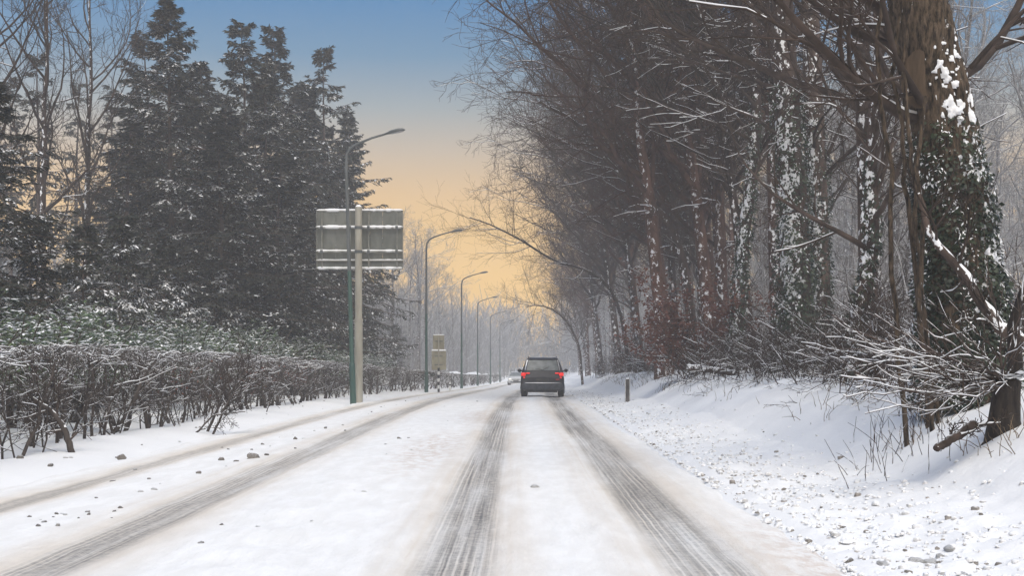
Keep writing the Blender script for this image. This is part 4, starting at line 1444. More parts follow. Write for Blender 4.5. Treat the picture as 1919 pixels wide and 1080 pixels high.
def fir_thing(mes, H0, px, py, d, label, group, name='fir_tree', wide=1.0, rz=None):
    x = (px - VPX) * d / FPX
    g0 = float(ground(x, d))
    Hh = EYE + (VPY - py) * d / FPX - g0
    t = thing(name, label, 'tree', (x, d, g0 - 0.05), random.random() * 6.28 if rz is None else rz, group)
    sc = Hh / H0
    t.scale = (wide, wide, sc)
    for pn, me in zip(PN, mes):
        link(pn, me, t)
    return t


GF = 'tall dark firs behind the hedge'
for (px, py, d, k, w, lab) in [
        (325, 0, 58, 0, 1.05, 'tallest dark fir, its spire touching the top of the picture'),
        (462, 42, 66, 1, 1.0, 'dark fir with a leaning bushy tip right of the tallest'),
        (525, 48, 74, 2, 1.0, 'dark fir with a thin spiky tip, fourth spire from the sign'),
        (606, 92, 84, 3, 1.05, 'dark fir with a ragged right side, left of the lamp'),
        (655, 212, 94, 0, 0.95, 'shorter fir directly behind the lamp and the big sign'),
        (280, 66, 62, 3, 1.05, 'broad topped fir left of the tallest spire'),
        (385, 120, 69, 2, 1.0, 'fir hidden between the tallest spire and the leaning tip'),
        (570, 190, 88, 1, 1.1, 'fir filling the gap between the spiky tip and the ragged one'),
        (500, 150, 64, 3, 0.95, 'fir in front of the spiky tipped one'),
        (425, 210, 60, 0, 0.9, 'fir in front of the leaning bushy tip'),
        (240, 230, 56, 1, 0.95, 'fir with snow speckles at the left flank of the tallest'),
        (630, 300, 100, 2, 0.9, 'low hazy fir beside the big sign'),
        (360, 140, 76, 1, 1.1, 'fir deep behind the tallest spire, only its flank showing'),
        (430, 175, 80, 3, 1.15, 'fir deep behind the leaning bushy tip'),
        (555, 160, 86, 0, 1.15, 'fir deep behind the thin spiky tip'),
        (345, 150, 63, 3, 1.1, 'fir standing just right of the tallest one'),
        (255, 190, 66, 2, 1.1, 'fir standing just left of the tallest one'),
        (490, 130, 71, 0, 1.1, 'fir between the leaning tip and the thin spiky tip'),
        (580, 170, 79, 2, 1.1, 'fir between the spiky tip and the ragged one, nearer'),
        (640, 270, 90, 1, 1.1, 'fir touching the lamp pole at sign height'),
        (410, 250, 56, 2, 1.0, 'nearer fir with snow flecks at the middle of the block'),
        (520, 290, 62, 3, 1.0, 'nearer fir at the right half of the block'),
        (615, 240, 94, 3, 1.0, 'low fir just left of the big sign')]:
    fir_thing(F_TALL[k], 17.0, px, py, d, lab, GF, wide=w * 1.22)
for (px, py, d, k, lab) in [(75, 70, 62, 0, 'thin pale fir with gappy crown below the bare branches'), (215, 160, 72, 1, 'thin pale fir left of the dark fir block'),
                            (140, 130, 80, 0, 'thin pale fir between the two other pale ones'), (20, 140, 75, 1, 'thin pale fir at the left edge behind the near fir')]:
    fir_thing(F_THIN[k], 16.0, px, py, d, lab, 'thin pale firs at the left')
fir_thing(F_TALL[2], 17.0, -25, 150, 31, 'dark near fir cut by the left edge of the picture', GF, wide=0.72)
GS = 'young firs heavy with snow'
for (px, py, d, k, w, lab) in [(225, 395, 41, 0, 0.95, 'snow speckled young fir under the bright gap'), (150, 425, 38, 1, 0.9, 'snow speckled young fir right of the near dark one'),
                               (60, 400, 34, 0, 0.9, 'snow hung young fir before the near dark one'), (310, 440, 48, 1, 1.0, 'snow speckled young fir before the fir stems'),
                               (400, 470, 55, 0, 1.0, 'young snowy fir at the middle of the fir block'), (500, 500, 66, 1, 1.0, 'young snowy fir before the spiky tipped fir'),
                               (585, 545, 82, 0, 1.0, 'small hazy snowy fir left of the near lamp'), (742, 610, 112, 1, 0.9, 'small pale fir in the haze right of the big sign'),
                               (690, 600, 100, 0, 0.9, 'small hazy fir just right of the big sign post')]:
    fir_thing(F_SNOWY[k], 6.5, px, py, d, lab, GS, wide=w)
rf = np.random.default_rng(161)
pl2, cnt, tries = [], 0, 0
while cnt < 62 and tries < 4000:
    tries += 1
    y = 66 + 190 * rf.random() ** 1.2
    x = -(14.5 + 75 * rf.random() ** 1.3) + float(rc(y))
    if x < -0.42 * y or any((x - a) ** 2 + (y - b) ** 2 < 16 for a, b in pl2) or (y > 95 and x > -18):
        continue
    pxx = VPX + x * FPX / y
    if 60 < pxx < 190 and y < 220:
        continue
    pl2.append((x, y))
    sc = rf.uniform(0.75, 1.0)
    t = thing('fir_tree', 'fir in the dim wood behind the front firs on the left', 'tree', gz(x, y), rf.random() * 6.28, 'firs in the depth of the left wood')
    t.scale = (1.1, 1.1, sc)
    for pn, me in zip(PN, F_TALL[cnt % 4]):
        link(pn, me, t)
    cnt += 1

# bare trees on the left: the tall thin pair near the edge, then the hazy ones along the far left verge
BIRCH = [bare_tree(seed=171 + i, H=17, r0=0.16, lean=(0.5 - i, 0), n1=16, L1=4.6, clear=0.30, m=(6, 5, 3), upt=0.16, a1=0.65, twig_r=0.008) for i in range(2)]
birch_me = [(a.mesh('trunk', M['bark']), b.mesh('crown', M['twig']), c.mesh('snow', M['snow'])) for a, b, c in BIRCH]
for px, d, k, sc, lab in [(70, 50, 0, 1.0, 'tall bare tree with upswept limbs near the left edge'), (160, 55, 1, 1.02, 'tall bare tree with upswept limbs right of its twin'),
                          (-20, 44, 1, 0.95, 'bare tree whose branches enter at the top left corner')]:
    x = (px - VPX) * d / FPX
    from_meshes('bare_tree', lab, 'tree', birch_me[k], gz(x, d), 0.3 + k, sc, 'bare trees at the left edge')
for i, (px, py, d, lab) in enumerate([
        (738, 385, 112, 'hazy bare tree right of the big sign'), (700, 420, 122, 'hazy bare tree half behind the big sign'),
        (785, 420, 132, 'hazy bare tree behind the second lamp'), (765, 470, 142, 'hazy bare tree between the sign and the second lamp'),
        (825, 500, 160, 'faint bare tree above the small sign'), (800, 480, 150, 'faint bare tree behind the small sign'),
        (850, 530, 180, 'faint bare tree left of the third lamp'), (875, 545, 200, 'faint bare tree right of the third lamp'),
        (895, 585, 215, 'very faint tree behind the fourth lamp'), (920, 612, 235, 'very faint tree behind the fifth lamp'),
        (945, 630, 250, 'faintest tree at the end of the lamp row')]):
    x = (px - VPX) * d / FPX
    g0 = float(ground(x, d))
    Hh = EYE + (VPY - py) * d / FPX - g0
    k = i % 3
    from_meshes('bare_tree', lab, 'tree', hazed_me[k], (x, d, g0 - 0.05), i * 1.3, Hh / (WOOD[k]['H'] * 1.04), 'hazy bare trees on the left verge')
cnt, tries, pl3 = 0, 0, []
while cnt < 92 and tries < 9000:
    tries += 1
    if cnt < 30:
        y = 120 + 140 * rf.random()
        x = -13 - 40 * rf.random() + float(rc(y))
    else:
        y = 268 + 44 * rf.random()
        x = -112 + 232 * rf.random()
    if any((x - a) ** 2 + (y - b) ** 2 < 9 for a, b in pl3) or abs(x) > 0.42 * y:
        continue
    pl3.append((x, y))
    pxx = VPX + x * FPX / y
    lim_y = np.interp(pxx, [650, 740, 800, 880, 930, 960, 1010, 1070], [300, 390, 440, 525, 575, 570, 560, 480])
    Hh = EYE + (VPY - lim_y) * y / FPX - float(ground(x, y))
    k = int(rf.integers(0, 3))
    sc = min(1.0, Hh / (WOOD[k]['H'] * 1.02)) * rf.uniform(0.85, 1.0)
    if cnt < 30:
        lab, gr = 'hazy bare tree in the misty wood beyond the left verge', 'trees of the misty left wood'
    else:
        lab, gr = 'pale bare tree in the far wood closing the view', 'trees of the far wood'
    from_meshes('wood_tree', lab, 'tree', hazed_me[k], gz(x, y), rf.random() * 6.28, (sc * 1.45, sc * 1.45, sc), gr)
    cnt += 1

def thicket(name, label, mat, n, xy, hts, seed, r=0.03, nt=7, rmin=0.008, n2=3):
    rng = np.random.default_rng(seed)
    x, y = xy(rng, n)
    n = len(x)
    S = np.stack([x, y, ground(x, y) - 0.05], -1)
    D = unit(rng.normal(0, 0.16, (n, 3)) + np.array([0, 0, 1.0]))
    L = rng.uniform(*hts, n)
    P = grow(S, D, L, 4, 0.12, 0.03, rng)
    R1 = (r * L / hts[1] * rng.uniform(0.5, 1.2, n))[:, None] * np.linspace(1, 0.3, 4)
    a = Acc()
    a.add(*tubes(P, R1, 3))
    S, D, rad, u = sprout(P, R1, nt, 0.2, 1, 0.7, 0.25, rng)
    P2 = grow(S, D, np.repeat(L, nt) * 0.30 * rng.uniform(0.5, 1.2, len(u)), n2, 0.2, 0.03, rng)
    R2 = np.maximum(rad * 0.45, rmin)[:, None] * np.linspace(1, 0.5, n2)
    a.add(*tubes(P2, R2, 3))
    tag(a.obj(name, M[mat]), label, 'thicket', kind='stuff')


def xy_far(rng, n):
    y = 262 + 52 * rng.random(n)
    x = -112 + 236 * rng.random(n)
    k = np.abs(x - rc(y) + 1.7) > 3 + 5 * rng.random(n)
    k |= y > 290
    return x[k], y[k]


def xy_right(rng, n):
    y = 34 + 225 * rng.random(n) ** 1.15
    s_ = 9.0 + 48 * rng.random(n) ** 1.5
    x = s_ + rc(y)
    k = x < 0.40 * y
    return x[k], y[k]


def xy_left(rng, n):
    y = 45 + 210 * rng.random(n)
    s_ = -12.5 - 60 * rng.random(n) ** 1.4
    x = s_ + rc(y)
    k = (x > -0.40 * y)
    return x[k], y[k]


thicket('far_thicket', 'pale undergrowth of the far wood at the end of the road', 'hazed_twig', 6500, xy_far, (4.0, 15.0), 201, 0.12, 7, 0.075, 2)  # its grey is haze painted into the twig colour
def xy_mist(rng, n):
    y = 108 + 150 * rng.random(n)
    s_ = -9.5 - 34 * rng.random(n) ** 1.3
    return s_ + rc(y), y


thicket('misty_thicket', 'pale saplings and brushwood of the misty wood on the left', 'hazed_twig', 1300, xy_mist, (3.0, 10.0), 204, 0.05, 9, 0.012)
thicket('undergrowth', 'grey saplings and undergrowth filling the right wood', 'hazed_twig', 2800, xy_right, (1.0, 6.5), 202, 0.03, 8)
thicket('left_undergrowth', 'dim undergrowth between the firs of the left wood', 'hazed_twig', 2200, xy_left, (1.0, 6.0), 203, 0.03, 8)

# snow heap on a low bush behind the hedge and the pale snow bank beyond the fourth lamp
hp = Acc()
v, f3, f4 = lumps[2]
hp.add(v * np.array([0.55, 0.6, 0.9]), f4)
hp.f3.append(f3)
x = (716 - VPX) * 92 / FPX
tag(hp.obj('snow_heap', M['snow'], None, True, (x, 92, float(ground(x, 92)) + 0.55)), 'small white snow heap behind the hedge right of the big sign', 'snow heap')
bk = Acc()
nb_ = 24
u = np.linspace(0, 1, nb_)
yb = 128 + 90 * u
xb = -8.6 + rc(yb) + 0.4 * np.sin(u * 9)
hb = (1.05 + 0.25 * np.sin(u * 13) + 0.12 * np.sin(u * 31)) * np.clip(u * 8, 0, 1) * np.clip((1 - u) * 8, 0, 1)
prof = np.array([(-2.2, -0.15), (-1.3, 0.55), (-0.4, 0.95), (0.3, 1.0), (1.0, 0.6), (1.8, -0.15)])
V = np.stack([np.stack([xb + p[0], yb, ground(xb, yb) + p[1] * (hb + 0.08)], -1) for p in prof], 1)
i = np.arange(nb_ * 6).reshape(nb_, 6)
bk.add(V.reshape(-1, 3), np.stack([i[:-1, :-1], i[:-1, 1:], i[1:, 1:], i[1:, :-1]], -1).reshape(-1, 4))
tag(bk.obj('snow_bank', M['snow']), 'long pale snow bank beyond the hedge behind the far lamps', kind='structure')


# ------------------------------------------------------------------ lamps
def lamp_proto(loc, label):
    t = thing('street_lamp', label, 'street lamp', loc, 0, 'green street lamps along the left verge')
    a = Acc()
    tube(a, [(0, 0, -0.2), (0, 0, 0.02), (0, 0, 1.3), (0, 0, 1.38), (0, 0, 1.42)], [0.11, 0.11, 0.10, 0.095, 0.075], 16)
    a.obj('base_section', M['green_paint'], t)
    a = Acc()
    tube(a, [(0, 0, 1.40), (0, 0, 4.5)], [0.078, 0.066], 14)
    a.obj('pole', M['green_paint'], t)
    a = Acc()
    arm = [(0, 0, 4.48), (0, 0, 7.9), (0.005, 0, 8.2), (0.04, 0, 8.42), (0.12, 0, 8.57), (0.25, 0, 8.68), (0.42, 0, 8.76), (0.9, 0, 8.93), (1.38, 0, 9.05)]
    tube(a, arm, [0.064, 0.052, 0.05, 0.048, 0.046, 0.044, 0.042, 0.038, 0.034], 12)
    a.obj('arm', M['grey_steel'], t)
    a = Acc()
    head = [(1.30, 0, 9.03), (1.40, 0, 9.06), (1.55, 0, 9.10), (1.80, 0, 9.15), (1.95, 0, 9.165), (2.02, 0, 9.16)]
    P = np.array(head)[None]
    v, q = tubes(P, np.array([[0.045, 0.07, 0.12, 0.14, 0.10, 0.03]]), 14)
    c = np.repeat(np.array(head), 14, 0)
    v = c + (v - c) * np.array([1, 1.0, 0.50])
    a.add(v, q)
    h = a.obj('lamp_head', M['grey_steel'], t)
    a = Acc()
    P[..., 2] -= 0.035
    v, q = tubes(P[:, 2:5], np.array([[0.08, 0.11, 0.07]]), 12)
    c = np.repeat(P[0, 2:5], 12, 0)
    a.add(c + (v - c) * np.array([1, 1, 0.45]), q)
    a.obj('lens', M['lens'], h)
    a = Acc()
    P[..., 2] += 0.075
    v, q = tubes(P[:, 1:5], np.array([[0.02, 0.07, 0.09, 0.03]]), 10)
    c = np.repeat(P[0, 1:5], 10, 0)
    a.add(c + (v - c) * np.array([1, 1, 0.3]), q)
    a.obj('snow', M['snow'], h)
    return t


L_D = [(662, 44), (799, 76), (865, 105), (895, 136), (919, 166), (937, 196)]
L_W = ['nearest street lamp, leaning slightly, right in front of the big sign', 'second street lamp left of the small sign', 'third street lamp right of the small sign',
       'fourth street lamp, hazy, before the pale snow bank', 'fifth street lamp, faint in the haze', 'farthest street lamp, faintest of the row']
lp = None
for (px, d), lab in zip(L_D, L_W):
    x = (px - VPX) * d / FPX
    z = EYE + (VPY - {662: 757, 799: 742, 865: 735, 895: 730, 919: 726, 937: 721}[px]) * d / FPX
    z = min(z, float(ground(x, d)) + 0.02)
    if lp is None:
        lp = lamp_proto((x, d, z), lab)
        first = lp
    else:
        dup(lp, (x, d, z), 0, 1.0, lab)
first.scale = (0.955, 0.955, 0.955)
first.rotation_euler = (0, math.radians(-1.7), math.radians(-3))


# ------------------------------------------------------------------ big sign seen from behind
def big_sign():
    d = 46.6
    x = (672 - VPX) * d / FPX
    z0 = float(ground(x, d)) - 0.1
    base = np.array([x, d, z0])
    t = thing('road_sign', 'back of a large road sign on one thick pale post beside the nearest lamp', 'road sign', base)
    zp = lambda py: EYE + (VPY - py) * d / FPX - z0
    xp = lambda px: (px - 672) * d / FPX
    a = Acc()
    tube(a, [(0, 0, 0), (0, 0, zp(600))], [0.145, 0.14], 20)
    a.obj('lower_post', M['galv'], t)
    a = Acc()
    tube(a, [(0, 0, zp(603)), (0, 0, zp(598))], [0.155, 0.155], 20)
    a.obj('collar', M['galv'], t)
    a = Acc()
    tube(a, [(0, 0, zp(600)), (0, 0, zp(388))], [0.125, 0.12], 20)
    p = a.obj('upper_post', M['galv'], t)
    a = Acc()
    tube(a, [(0, 0, zp(388)), (0, 0, zp(388) + 0.05), (0, 0, zp(388) + 0.08)], [0.11, 0.08, 0.02], 14)
    a.obj('snow_cap', M['snow'], p)
    xs_ = [593, 628, 656, 692, 716, 753]
    for i in range(5):
        a = Acc()
        box(a, (xp(xs_[i]) + 0.004, 0.20, zp(502)), (xp(xs_[i + 1]) - 0.004, 0.225, zp(394)), 0.004)
        a.obj('panel', M['sign_back'], t, False)
    fr = Acc()
    box(fr, (xp(593) - 0.03, 0.17, zp(502)), (xp(593) - 0.002, 0.24, zp(394)), 0.004)
    fr.obj('side_edge', M['sign_rail'], t, False)
    fr = Acc()
    box(fr, (xp(753) + 0.002, 0.17, zp(502)), (xp(753) + 0.03, 0.24, zp(394)), 0.004)
    fr.obj('side_edge', M['sign_rail'], t, False)
    for px in (602, 655, 690, 743):
        a = Acc()
        box(a, (xp(px) - 0.025, 0.13, zp(500)), (xp(px) + 0.025, 0.198, zp(396)), 0.006)
        a.obj('upright', M['sign_rail'], t, False)
    sn_ = random.Random(3)
    for py, th, tk in ((393, 0.03, 0.05), (425, 0.035, 0.055), (470, 0.035, 0.045), (487, 0.05, 0.03), (502, 0.03, 0.05)):
        a = Acc()
        y0, y1 = (0.165, 0.245) if py in (393, 502) else (0.05, 0.128)
        if py == 487:
            y0, y1 = 0.125, 0.19
        box(a, (xp(593) - 0.035, y0, zp(py) - th), (xp(753) + 0.035, y1, zp(py)), 0.006)
        r = a.obj('rail', M['sign_rail'], t, False)
        s = Acc()
        n = 34
        xx = np.linspace(xp(593) - 0.03, xp(753) + 0.03, n)
        hh = tk * (0.75 + 0.5 * np.abs(noise2(xx, xx * 0 + py, 0.25, 2)))
        hh[[0, -1]] *= 0.3
        P = np.stack([xx, np.full(n, (y0 + y1) / 2), np.full(n, zp(py))], -1)
        v, q = tubes(P[None], hh[None], 8)
        c = np.repeat(P, 8, 0)
        s.add(c + (v - c) * np.array([1, 0.9, 1.0]), q)
        s.obj('snow', M['snow'], r)
    for px in (602, 655, 690, 743):
        for py in (427, 472):
            a = Acc()
            box(a, (xp(px) - 0.045, 0.03, zp(py) - 0.07), (xp(px) + 0.045, 0.049, zp(py) + 0.07), 0.005)
            a.obj('clamp', M['grey_steel'], t, False)
    for py in (427, 472):
        a = Acc()
        tube(a, [(0, 0, zp(py) - 0.05), (0, 0, zp(py) + 0.05)], [0.135, 0.135], 18)
        a.obj('post_bracket', M['grey_steel'], t)


big_sign()


def small_sign():
    d = 74.0
    x = (822 - VPX) * d / FPX
    base = np.array([x, d, float(ground(x, d)) - 0.05])
    t = thing('road_sign', 'small two part sign from behind on a black and white striped post', 'road sign', base)
    zp = lambda py: EYE + (VPY - py) * d / FPX - base[2]
    xp = lambda px: (px - 822) * d / FPX
    zz = np.linspace(0, zp(690), 9)
    for i in range(8):
        a = Acc()
        tube(a, [(0, 0, zz[i]), (0, 0, zz[i + 1])], [0.06, 0.06], 12, True)
        a.obj('post_band', M['black_band' if i % 2 else 'white_band'], t)
    a = Acc()
    tube(a, [(0, 0.02, zp(690)), (0, 0.02, zp(632))], [0.035, 0.035], 10)
    a.obj('post', M['galv'], t)
    a = Acc()
    box(a, (xp(808.5), 0.06, zp(694)), (xp(836), 0.10, zp(657.5)), 0.02)
    p = a.obj('lower_panel', M['small_sign'], t, False)
    s = Acc()
    n = 14
    xx = np.linspace(xp(809), xp(835.5), n)
    P = np.stack([xx, np.full(n, 0.07), np.full(n, zp(657))], -1)
    tube(s, P, 0.035 + 0.02 * np.abs(np.sin(np.arange(n) * 1.7)), 8)
    s.obj('snow', M['snow'], p)
    a = Acc()
    box(a, (xp(811), 0.105, zp(656.5)), (xp(832.5), 0.14, zp(628)), 0.015)
    p = a.obj('upper_panel', M['small_sign'], t, False)
    s = Acc()
    xx = np.linspace(xp(811.5), xp(832), n)
    tube(s, np.stack([xx, np.full(n, 0.12), np.full(n, zp(628))], -1), 0.02 + 0.015 * np.abs(np.sin(np.arange(n) * 1.3)), 8)
    s.obj('snow', M['snow'], p)
    for py in (640, 668, 684):
        a = Acc()
        box(a, (-0.22, 0.05, zp(py) - 0.02), (0.22, 0.058, zp(py) + 0.02))
        a.obj('clamp', M['grey_steel'], t, False)


small_sign()

# marker posts
d = 42.0
x = (1176 - VPX) * d / FPX
zb = float(ground(x, d)) - 0.08
t = thing('marker_post', 'short dark roadside post in the churned snow at the right edge', 'post', (x, d, zb))
hgt = EYE + (VPY - 711) * d / FPX - zb
a = Acc()
box(a, (-0.055, -0.05, 0), (0.055, 0.05, hgt), 0.012)
a.obj('post', M['wood_post'], t, False)
for sx in (-1, 1):
    a = Acc()
    box(a, (sx * 0.068 - 0.012, -0.048, 0.0), (sx * 0.068 + 0.012, 0.045, hgt * 0.98), 0.004)
    a.obj('pale_edge', M['clean_lump'], t, False)
a = Acc()
tube(a, [(-0.05, 0, hgt), (0, 0, hgt + 0.012), (0.05, 0, hgt)], [0.02, 0.035, 0.02], 8)
a.obj('snow', M['snow'], t)
d = 80.0
x = (843, 0)[0]
x = (843.5 - VPX) * d / FPX
t = thing('marker_post', 'small white reflector post between the small sign and the third lamp', 'post', gz(x, d))
a = Acc()
box(a, (-0.06, -0.04, 0), (0.06, 0.04, 0.72), 0.015)
a.obj('post', M['white_band'], t, False)
a = Acc()
box(a, (-0.062, -0.043, 0.50), (0.062, 0.043, 0.60), 0.01)
a.obj('dark_band', M['black_band'], t, False)


# ------------------------------------------------------------------ cars
def loft(sections):
    """sections: list of (y, [(x,z) half profile from bottom centre to roof centre])"""
    n = len(sections[0][1])
    V = []
    for y, prof in sections:
        full = [(-x, z) for x, z in prof[::-1]][:-1] + [(x, z) for x, z in prof]
        full = [(x, z) for x, z in prof] + [(-x, z) for x, z in prof[::-1][1:-1]]
        V.append([(x, y, z) for x, z in full])
    V = np.array(V)
    ns, k, _ = V.shape
    i = np.arange(ns * k).reshape(ns, k)
    a = Acc()
    q = []
    for s in range(ns - 1):
        for j in range(k):
            q.append((i[s, j], i[s + 1, j], i[s + 1, (j + 1) % k], i[s, (j + 1) % k])[::-1])
    vv = V.reshape(-1, 3)
    a.add(vv, q)
    for s, flip in ((0, False), (ns - 1, True)):
        c = V[s].mean(0)
        f = [(k, j, (j + 1) % k) for j in range(k)]
        a.add(np.vstack([V[s], c]), [t_[::-1] for t_ in f] if flip else f)
    return a


def prof(wb, zb, wm, zm, ws, zs, wr, zr):
    """half section: floor, sill, waist, belt, roof edge, roof"""
    return [(0, zb), (wb, zb), (wm, zb + 0.10), (wm, zm), (ws, zs), (wr, max(zr - 0.085, zs + 0.004)), (wr * 0.95, max(zr - 0.045, zs + 0.005)), (wr * 0.78, max(zr - 0.016, zs + 0.006)), (0, max(zr, zs + 0.008))]


def wheel(parent, x, y, r, w, out):
    wn_ = link('wheel', None, parent, (x, y, r))
    a = Acc()
    P = np.array([(-w / 2, 0, 0), (-w / 2 + 0.02, 0, 0), (0, 0, 0), (w / 2 - 0.02, 0, 0), (w / 2, 0, 0)], float)
    tube(a, P, [r * 0.88, r, r * 1.01, r, r * 0.88], 26)
    a.obj('tyre', M['rubber'], wn_)
    a = Acc()
    tube(a, [(out * (w / 2 - 0.01), 0, 0), (out * (w / 2 + 0.012), 0, 0)], [r * 0.64, r * 0.60], 20)
    for s in range(5):
        th = s * 2 * math.pi / 5
        c, sn_ = math.cos(th), math.sin(th)
        p0_ = np.array([out * (w / 2 + 0.02), 0.05 * c, 0.05 * sn_])
        p1_ = np.array([out * (w / 2 + 0.014), r * 0.6 * c, r * 0.6 * sn_])
        tube(a, [p0_, p1_], [0.03, 0.022], 6)
    a.obj('rim', M['rim'], wn_)
    return wn_


def panel(acc, quad, th, nrm):
    """a thin curved-ish slab on a quad"""
    q = np.array(quad, float)
    nrm = unit(np.array(nrm, float))
    v = np.vstack([q, q + nrm * th])
    acc.add(v, [(0, 1, 2, 3)[::-1], (4, 5, 6, 7), (0, 1, 5, 4), (1, 2, 6, 5), (2, 3, 7, 6), (3, 0, 4, 7)])


def suv():
    d = 57.0
    x = (1016.5 - VPX) * d / FPX
    z = EYE + (VPY - 745.5) * d / FPX
    z = float(rz_(d)) - 0.01
    t = thing('dark_car', 'dark grey car seen from behind with both red tail lights lit', 'car', (x, d, z), math.radians(-1.2))
    W = 0.905
    sec = [(0.00, prof(0.66, 0.42, W - .10, 0.70, W - .12, 0.80, 0.60, 0.84)),
           (0.05, prof(0.70, 0.33, W - .03, 0.72, W - .06, 0.92, 0.70, 0.98)),
           (0.14, prof(0.72, 0.30, W, 0.74, W - .045, 1.04, 0.74, 1.10)),
           (0.30, prof(0.74, 0.28, W, 0.76, W - .05, 1.07, 0.69, 1.36)),
           (0.46, prof(0.74, 0.26, W, 0.76, W - .055, 1.075, 0.67, 1.60)),
           (0.62, prof(0.74, 0.26, W, 0.76, W - .055, 1.07, 0.66, 1.635)),
           (1.50, prof(0.74, 0.24, W, 0.74, W - .05, 1.05, 0.66, 1.68)),
           (2.40, prof(0.74, 0.24, W, 0.72, W - .05, 1.02, 0.63, 1.63)),
           (2.75, prof(0.74, 0.24, W, 0.72, W - .05, 1.01, 0.61, 1.56)),
           (3.45, prof(0.74, 0.24, W, 0.70, W - .06, 0.98, 0.70, 1.06)),
           (4.10, prof(0.72, 0.26, W - .03, 0.66, W - .10, 0.90, 0.66, 0.96)),
           (4.40, prof(0.66, 0.30, W - .12, 0.60, W - .20, 0.78, 0.58, 0.84)),
           (4.48, prof(0.60, 0.34, W - .22, 0.56, W - .30, 0.68, 0.50, 0.72))]
    loft(sec).obj('body', M['car_dark'], t)
    # rear window lies on the sloping tailgate
    a = Acc()
    panel(a, [(-0.665, 0.150, 1.115), (0.665, 0.150, 1.115), (0.575, 0.418, 1.545), (-0.575, 0.418, 1.545)], 0.012, (0, -0.85, 0.53))
    rw_ = a.obj('rear_window', M['car_glass'], t, False)
    a = Acc()
    tube(a, [(0.0, 0.128, 1.125), (-0.08, 0.155, 1.16), (-0.30, 0.165, 1.185)], [0.014, 0.011, 0.008], 6)
    tube(a, [(0.0, 0.128, 1.125), (0.16, 0.185, 1.22), (0.26, 0.20, 1.245)], [0.012, 0.009, 0.007], 6)
    a.obj('wiper', M['black_band'], rw_)
    a = Acc()
    panel(a, [(-0.54, 0.385, 1.565), (0.54, 0.385, 1.565), (0.50, 0.62, 1.636), (-0.50, 0.62, 1.636)], 0.018, (0, -0.2, 1))
    a.obj('roof_spoiler', M['car_dark'], t, False)
    for sx in (-1, 1):
        a = Acc()
        panel(a, [(sx * 0.862, 0.62, 1.09), (sx * 0.862, 2.95, 1.045), (sx * 0.66, 2.50, 1.54), (sx * 0.668, 0.70, 1.55)][::(1 if sx > 0 else -1)], 0.008, (sx * 0.9, 0, 0.4))
        a.obj('side_window', M['dark_glass'], t, False)
        a = Acc()
        panel(a, [(sx * 0.70, 0.142, 1.115), (sx * 0.735, 0.16, 1.115), (sx * 0.655, 0.42, 1.545), (sx * 0.605, 0.41, 1.545)][::(1 if sx > 0 else -1)], 0.014, (0, -0.85, 0.53))
        a.obj('pillar_trim', M['chrome'], t, False)
        a = Acc()
        tube(a, [(sx * 0.58, 0.62, 1.63), (sx * 0.58, 0.72, 1.69), (sx * 0.59, 2.2, 1.69), (sx * 0.59, 2.35, 1.635)], 0.018, 8)
        a.obj('roof_rail', M['chrome'] if sx > 0 else M['car_dark'], t)
        # tail light: outer block that wraps the corner, inner arm on the tailgate
        a = Acc()
        box(a, (min(sx * 0.69, sx * 0.885), -0.012, 0.885), (max(sx * 0.69, sx * 0.885), 0.26, 1.03), 0.03)
        tl = a.obj('tail_light', M['tail_red'], t)
        a = Acc()
        box(a, (min(sx * 0.52, sx * 0.685), -0.004, 0.975), (max(sx * 0.52, sx * 0.685), 0.10, 1.03), 0.015)
        a.obj('inner_light', M['tail_red'], tl)
        a = Acc()
        box(a, (min(sx * 0.72, sx * 0.80), -0.01, 0.79), (max(sx * 0.72, sx * 0.80), 0.06, 0.85), 0.015)
        a.obj('lower_light', M['tail_red'], tl)
        a = Acc()
        tube(a, [(sx * 0.86, 2.72, 1.05), (sx * 0.93, 2.70, 1.09)], [0.03, 0.025], 8)
        box(a, (min(sx * 0.92, sx * 1.09), 2.62, 1.02), (max(sx * 0.92, sx * 1.09), 2.78, 1.17), 0.045)
        a.obj('mirror', M['car_dark'], t)
    for rx, sx in ((0.60, 1),):
        a = Acc()
        box(a, (sx * 0.55, -0.022, 0.735), (sx * 0.70, 0.0, 0.755), 0.004)
        a.obj('reflector', M['tail_dim'], t, False)
    a = Acc()
    P = np.array([(-0.76, 0.012, 0.612), (-0.5, -0.025, 0.60), (0, -0.036, 0.597), (0.5, -0.025, 0.60), (0.76, 0.012, 0.612)])
    tube(a, P, [0.010, 0.024, 0.028, 0.024, 0.010], 8)
    a.obj('chrome_strip', M['chrome'], t)
    # lower bumper, dusted with road grime
    sec = [(-0.035, prof(0.60, 0.36, 0.70, 0.50, 0.70, 0.56, 0.6, 0.57)), (0.0, prof(0.66, 0.28, 0.84, 0.50, 0.82, 0.585, 0.7, 0.59)), (0.30, prof(0.70, 0.26, 0.915, 0.50, 0.90, 0.59, 0.8, 0.595))]
    loft(sec).obj('bumper', M['car_grime'], t)
    a = Acc()
    box(a, (-0.26, -0.018, 0.665), (0.26, 0.004, 0.775), 0.006)
    a.obj('number_plate', M['plate'], t, False)
    a = Acc()
    box(a, (-0.62, 0.25, 0.205), (0.62, 4.0, 0.262), 0.02)
    a.obj('underbody', M['black_band'], t, False)
    for sx in (-1, 1):
        for yy_ in (0.78, 3.52):
            wheel(t, sx * 0.775, yy_, 0.345, 0.235, sx)
    # snow dusted on the roof
    a = Acc()
    n = 8
    X, Y = np.meshgrid(np.linspace(-0.5, 0.5, n), np.linspace(0.75, 2.3, n))
    Zs = np.interp(Y, [0.62, 1.5, 2.4], [1.635, 1.66, 1.63]) + 0.004 + 0.012 * np.clip(1 - (X / 0.5) ** 4, 0, 1)
    i = np.arange(n * n).reshape(n, n)
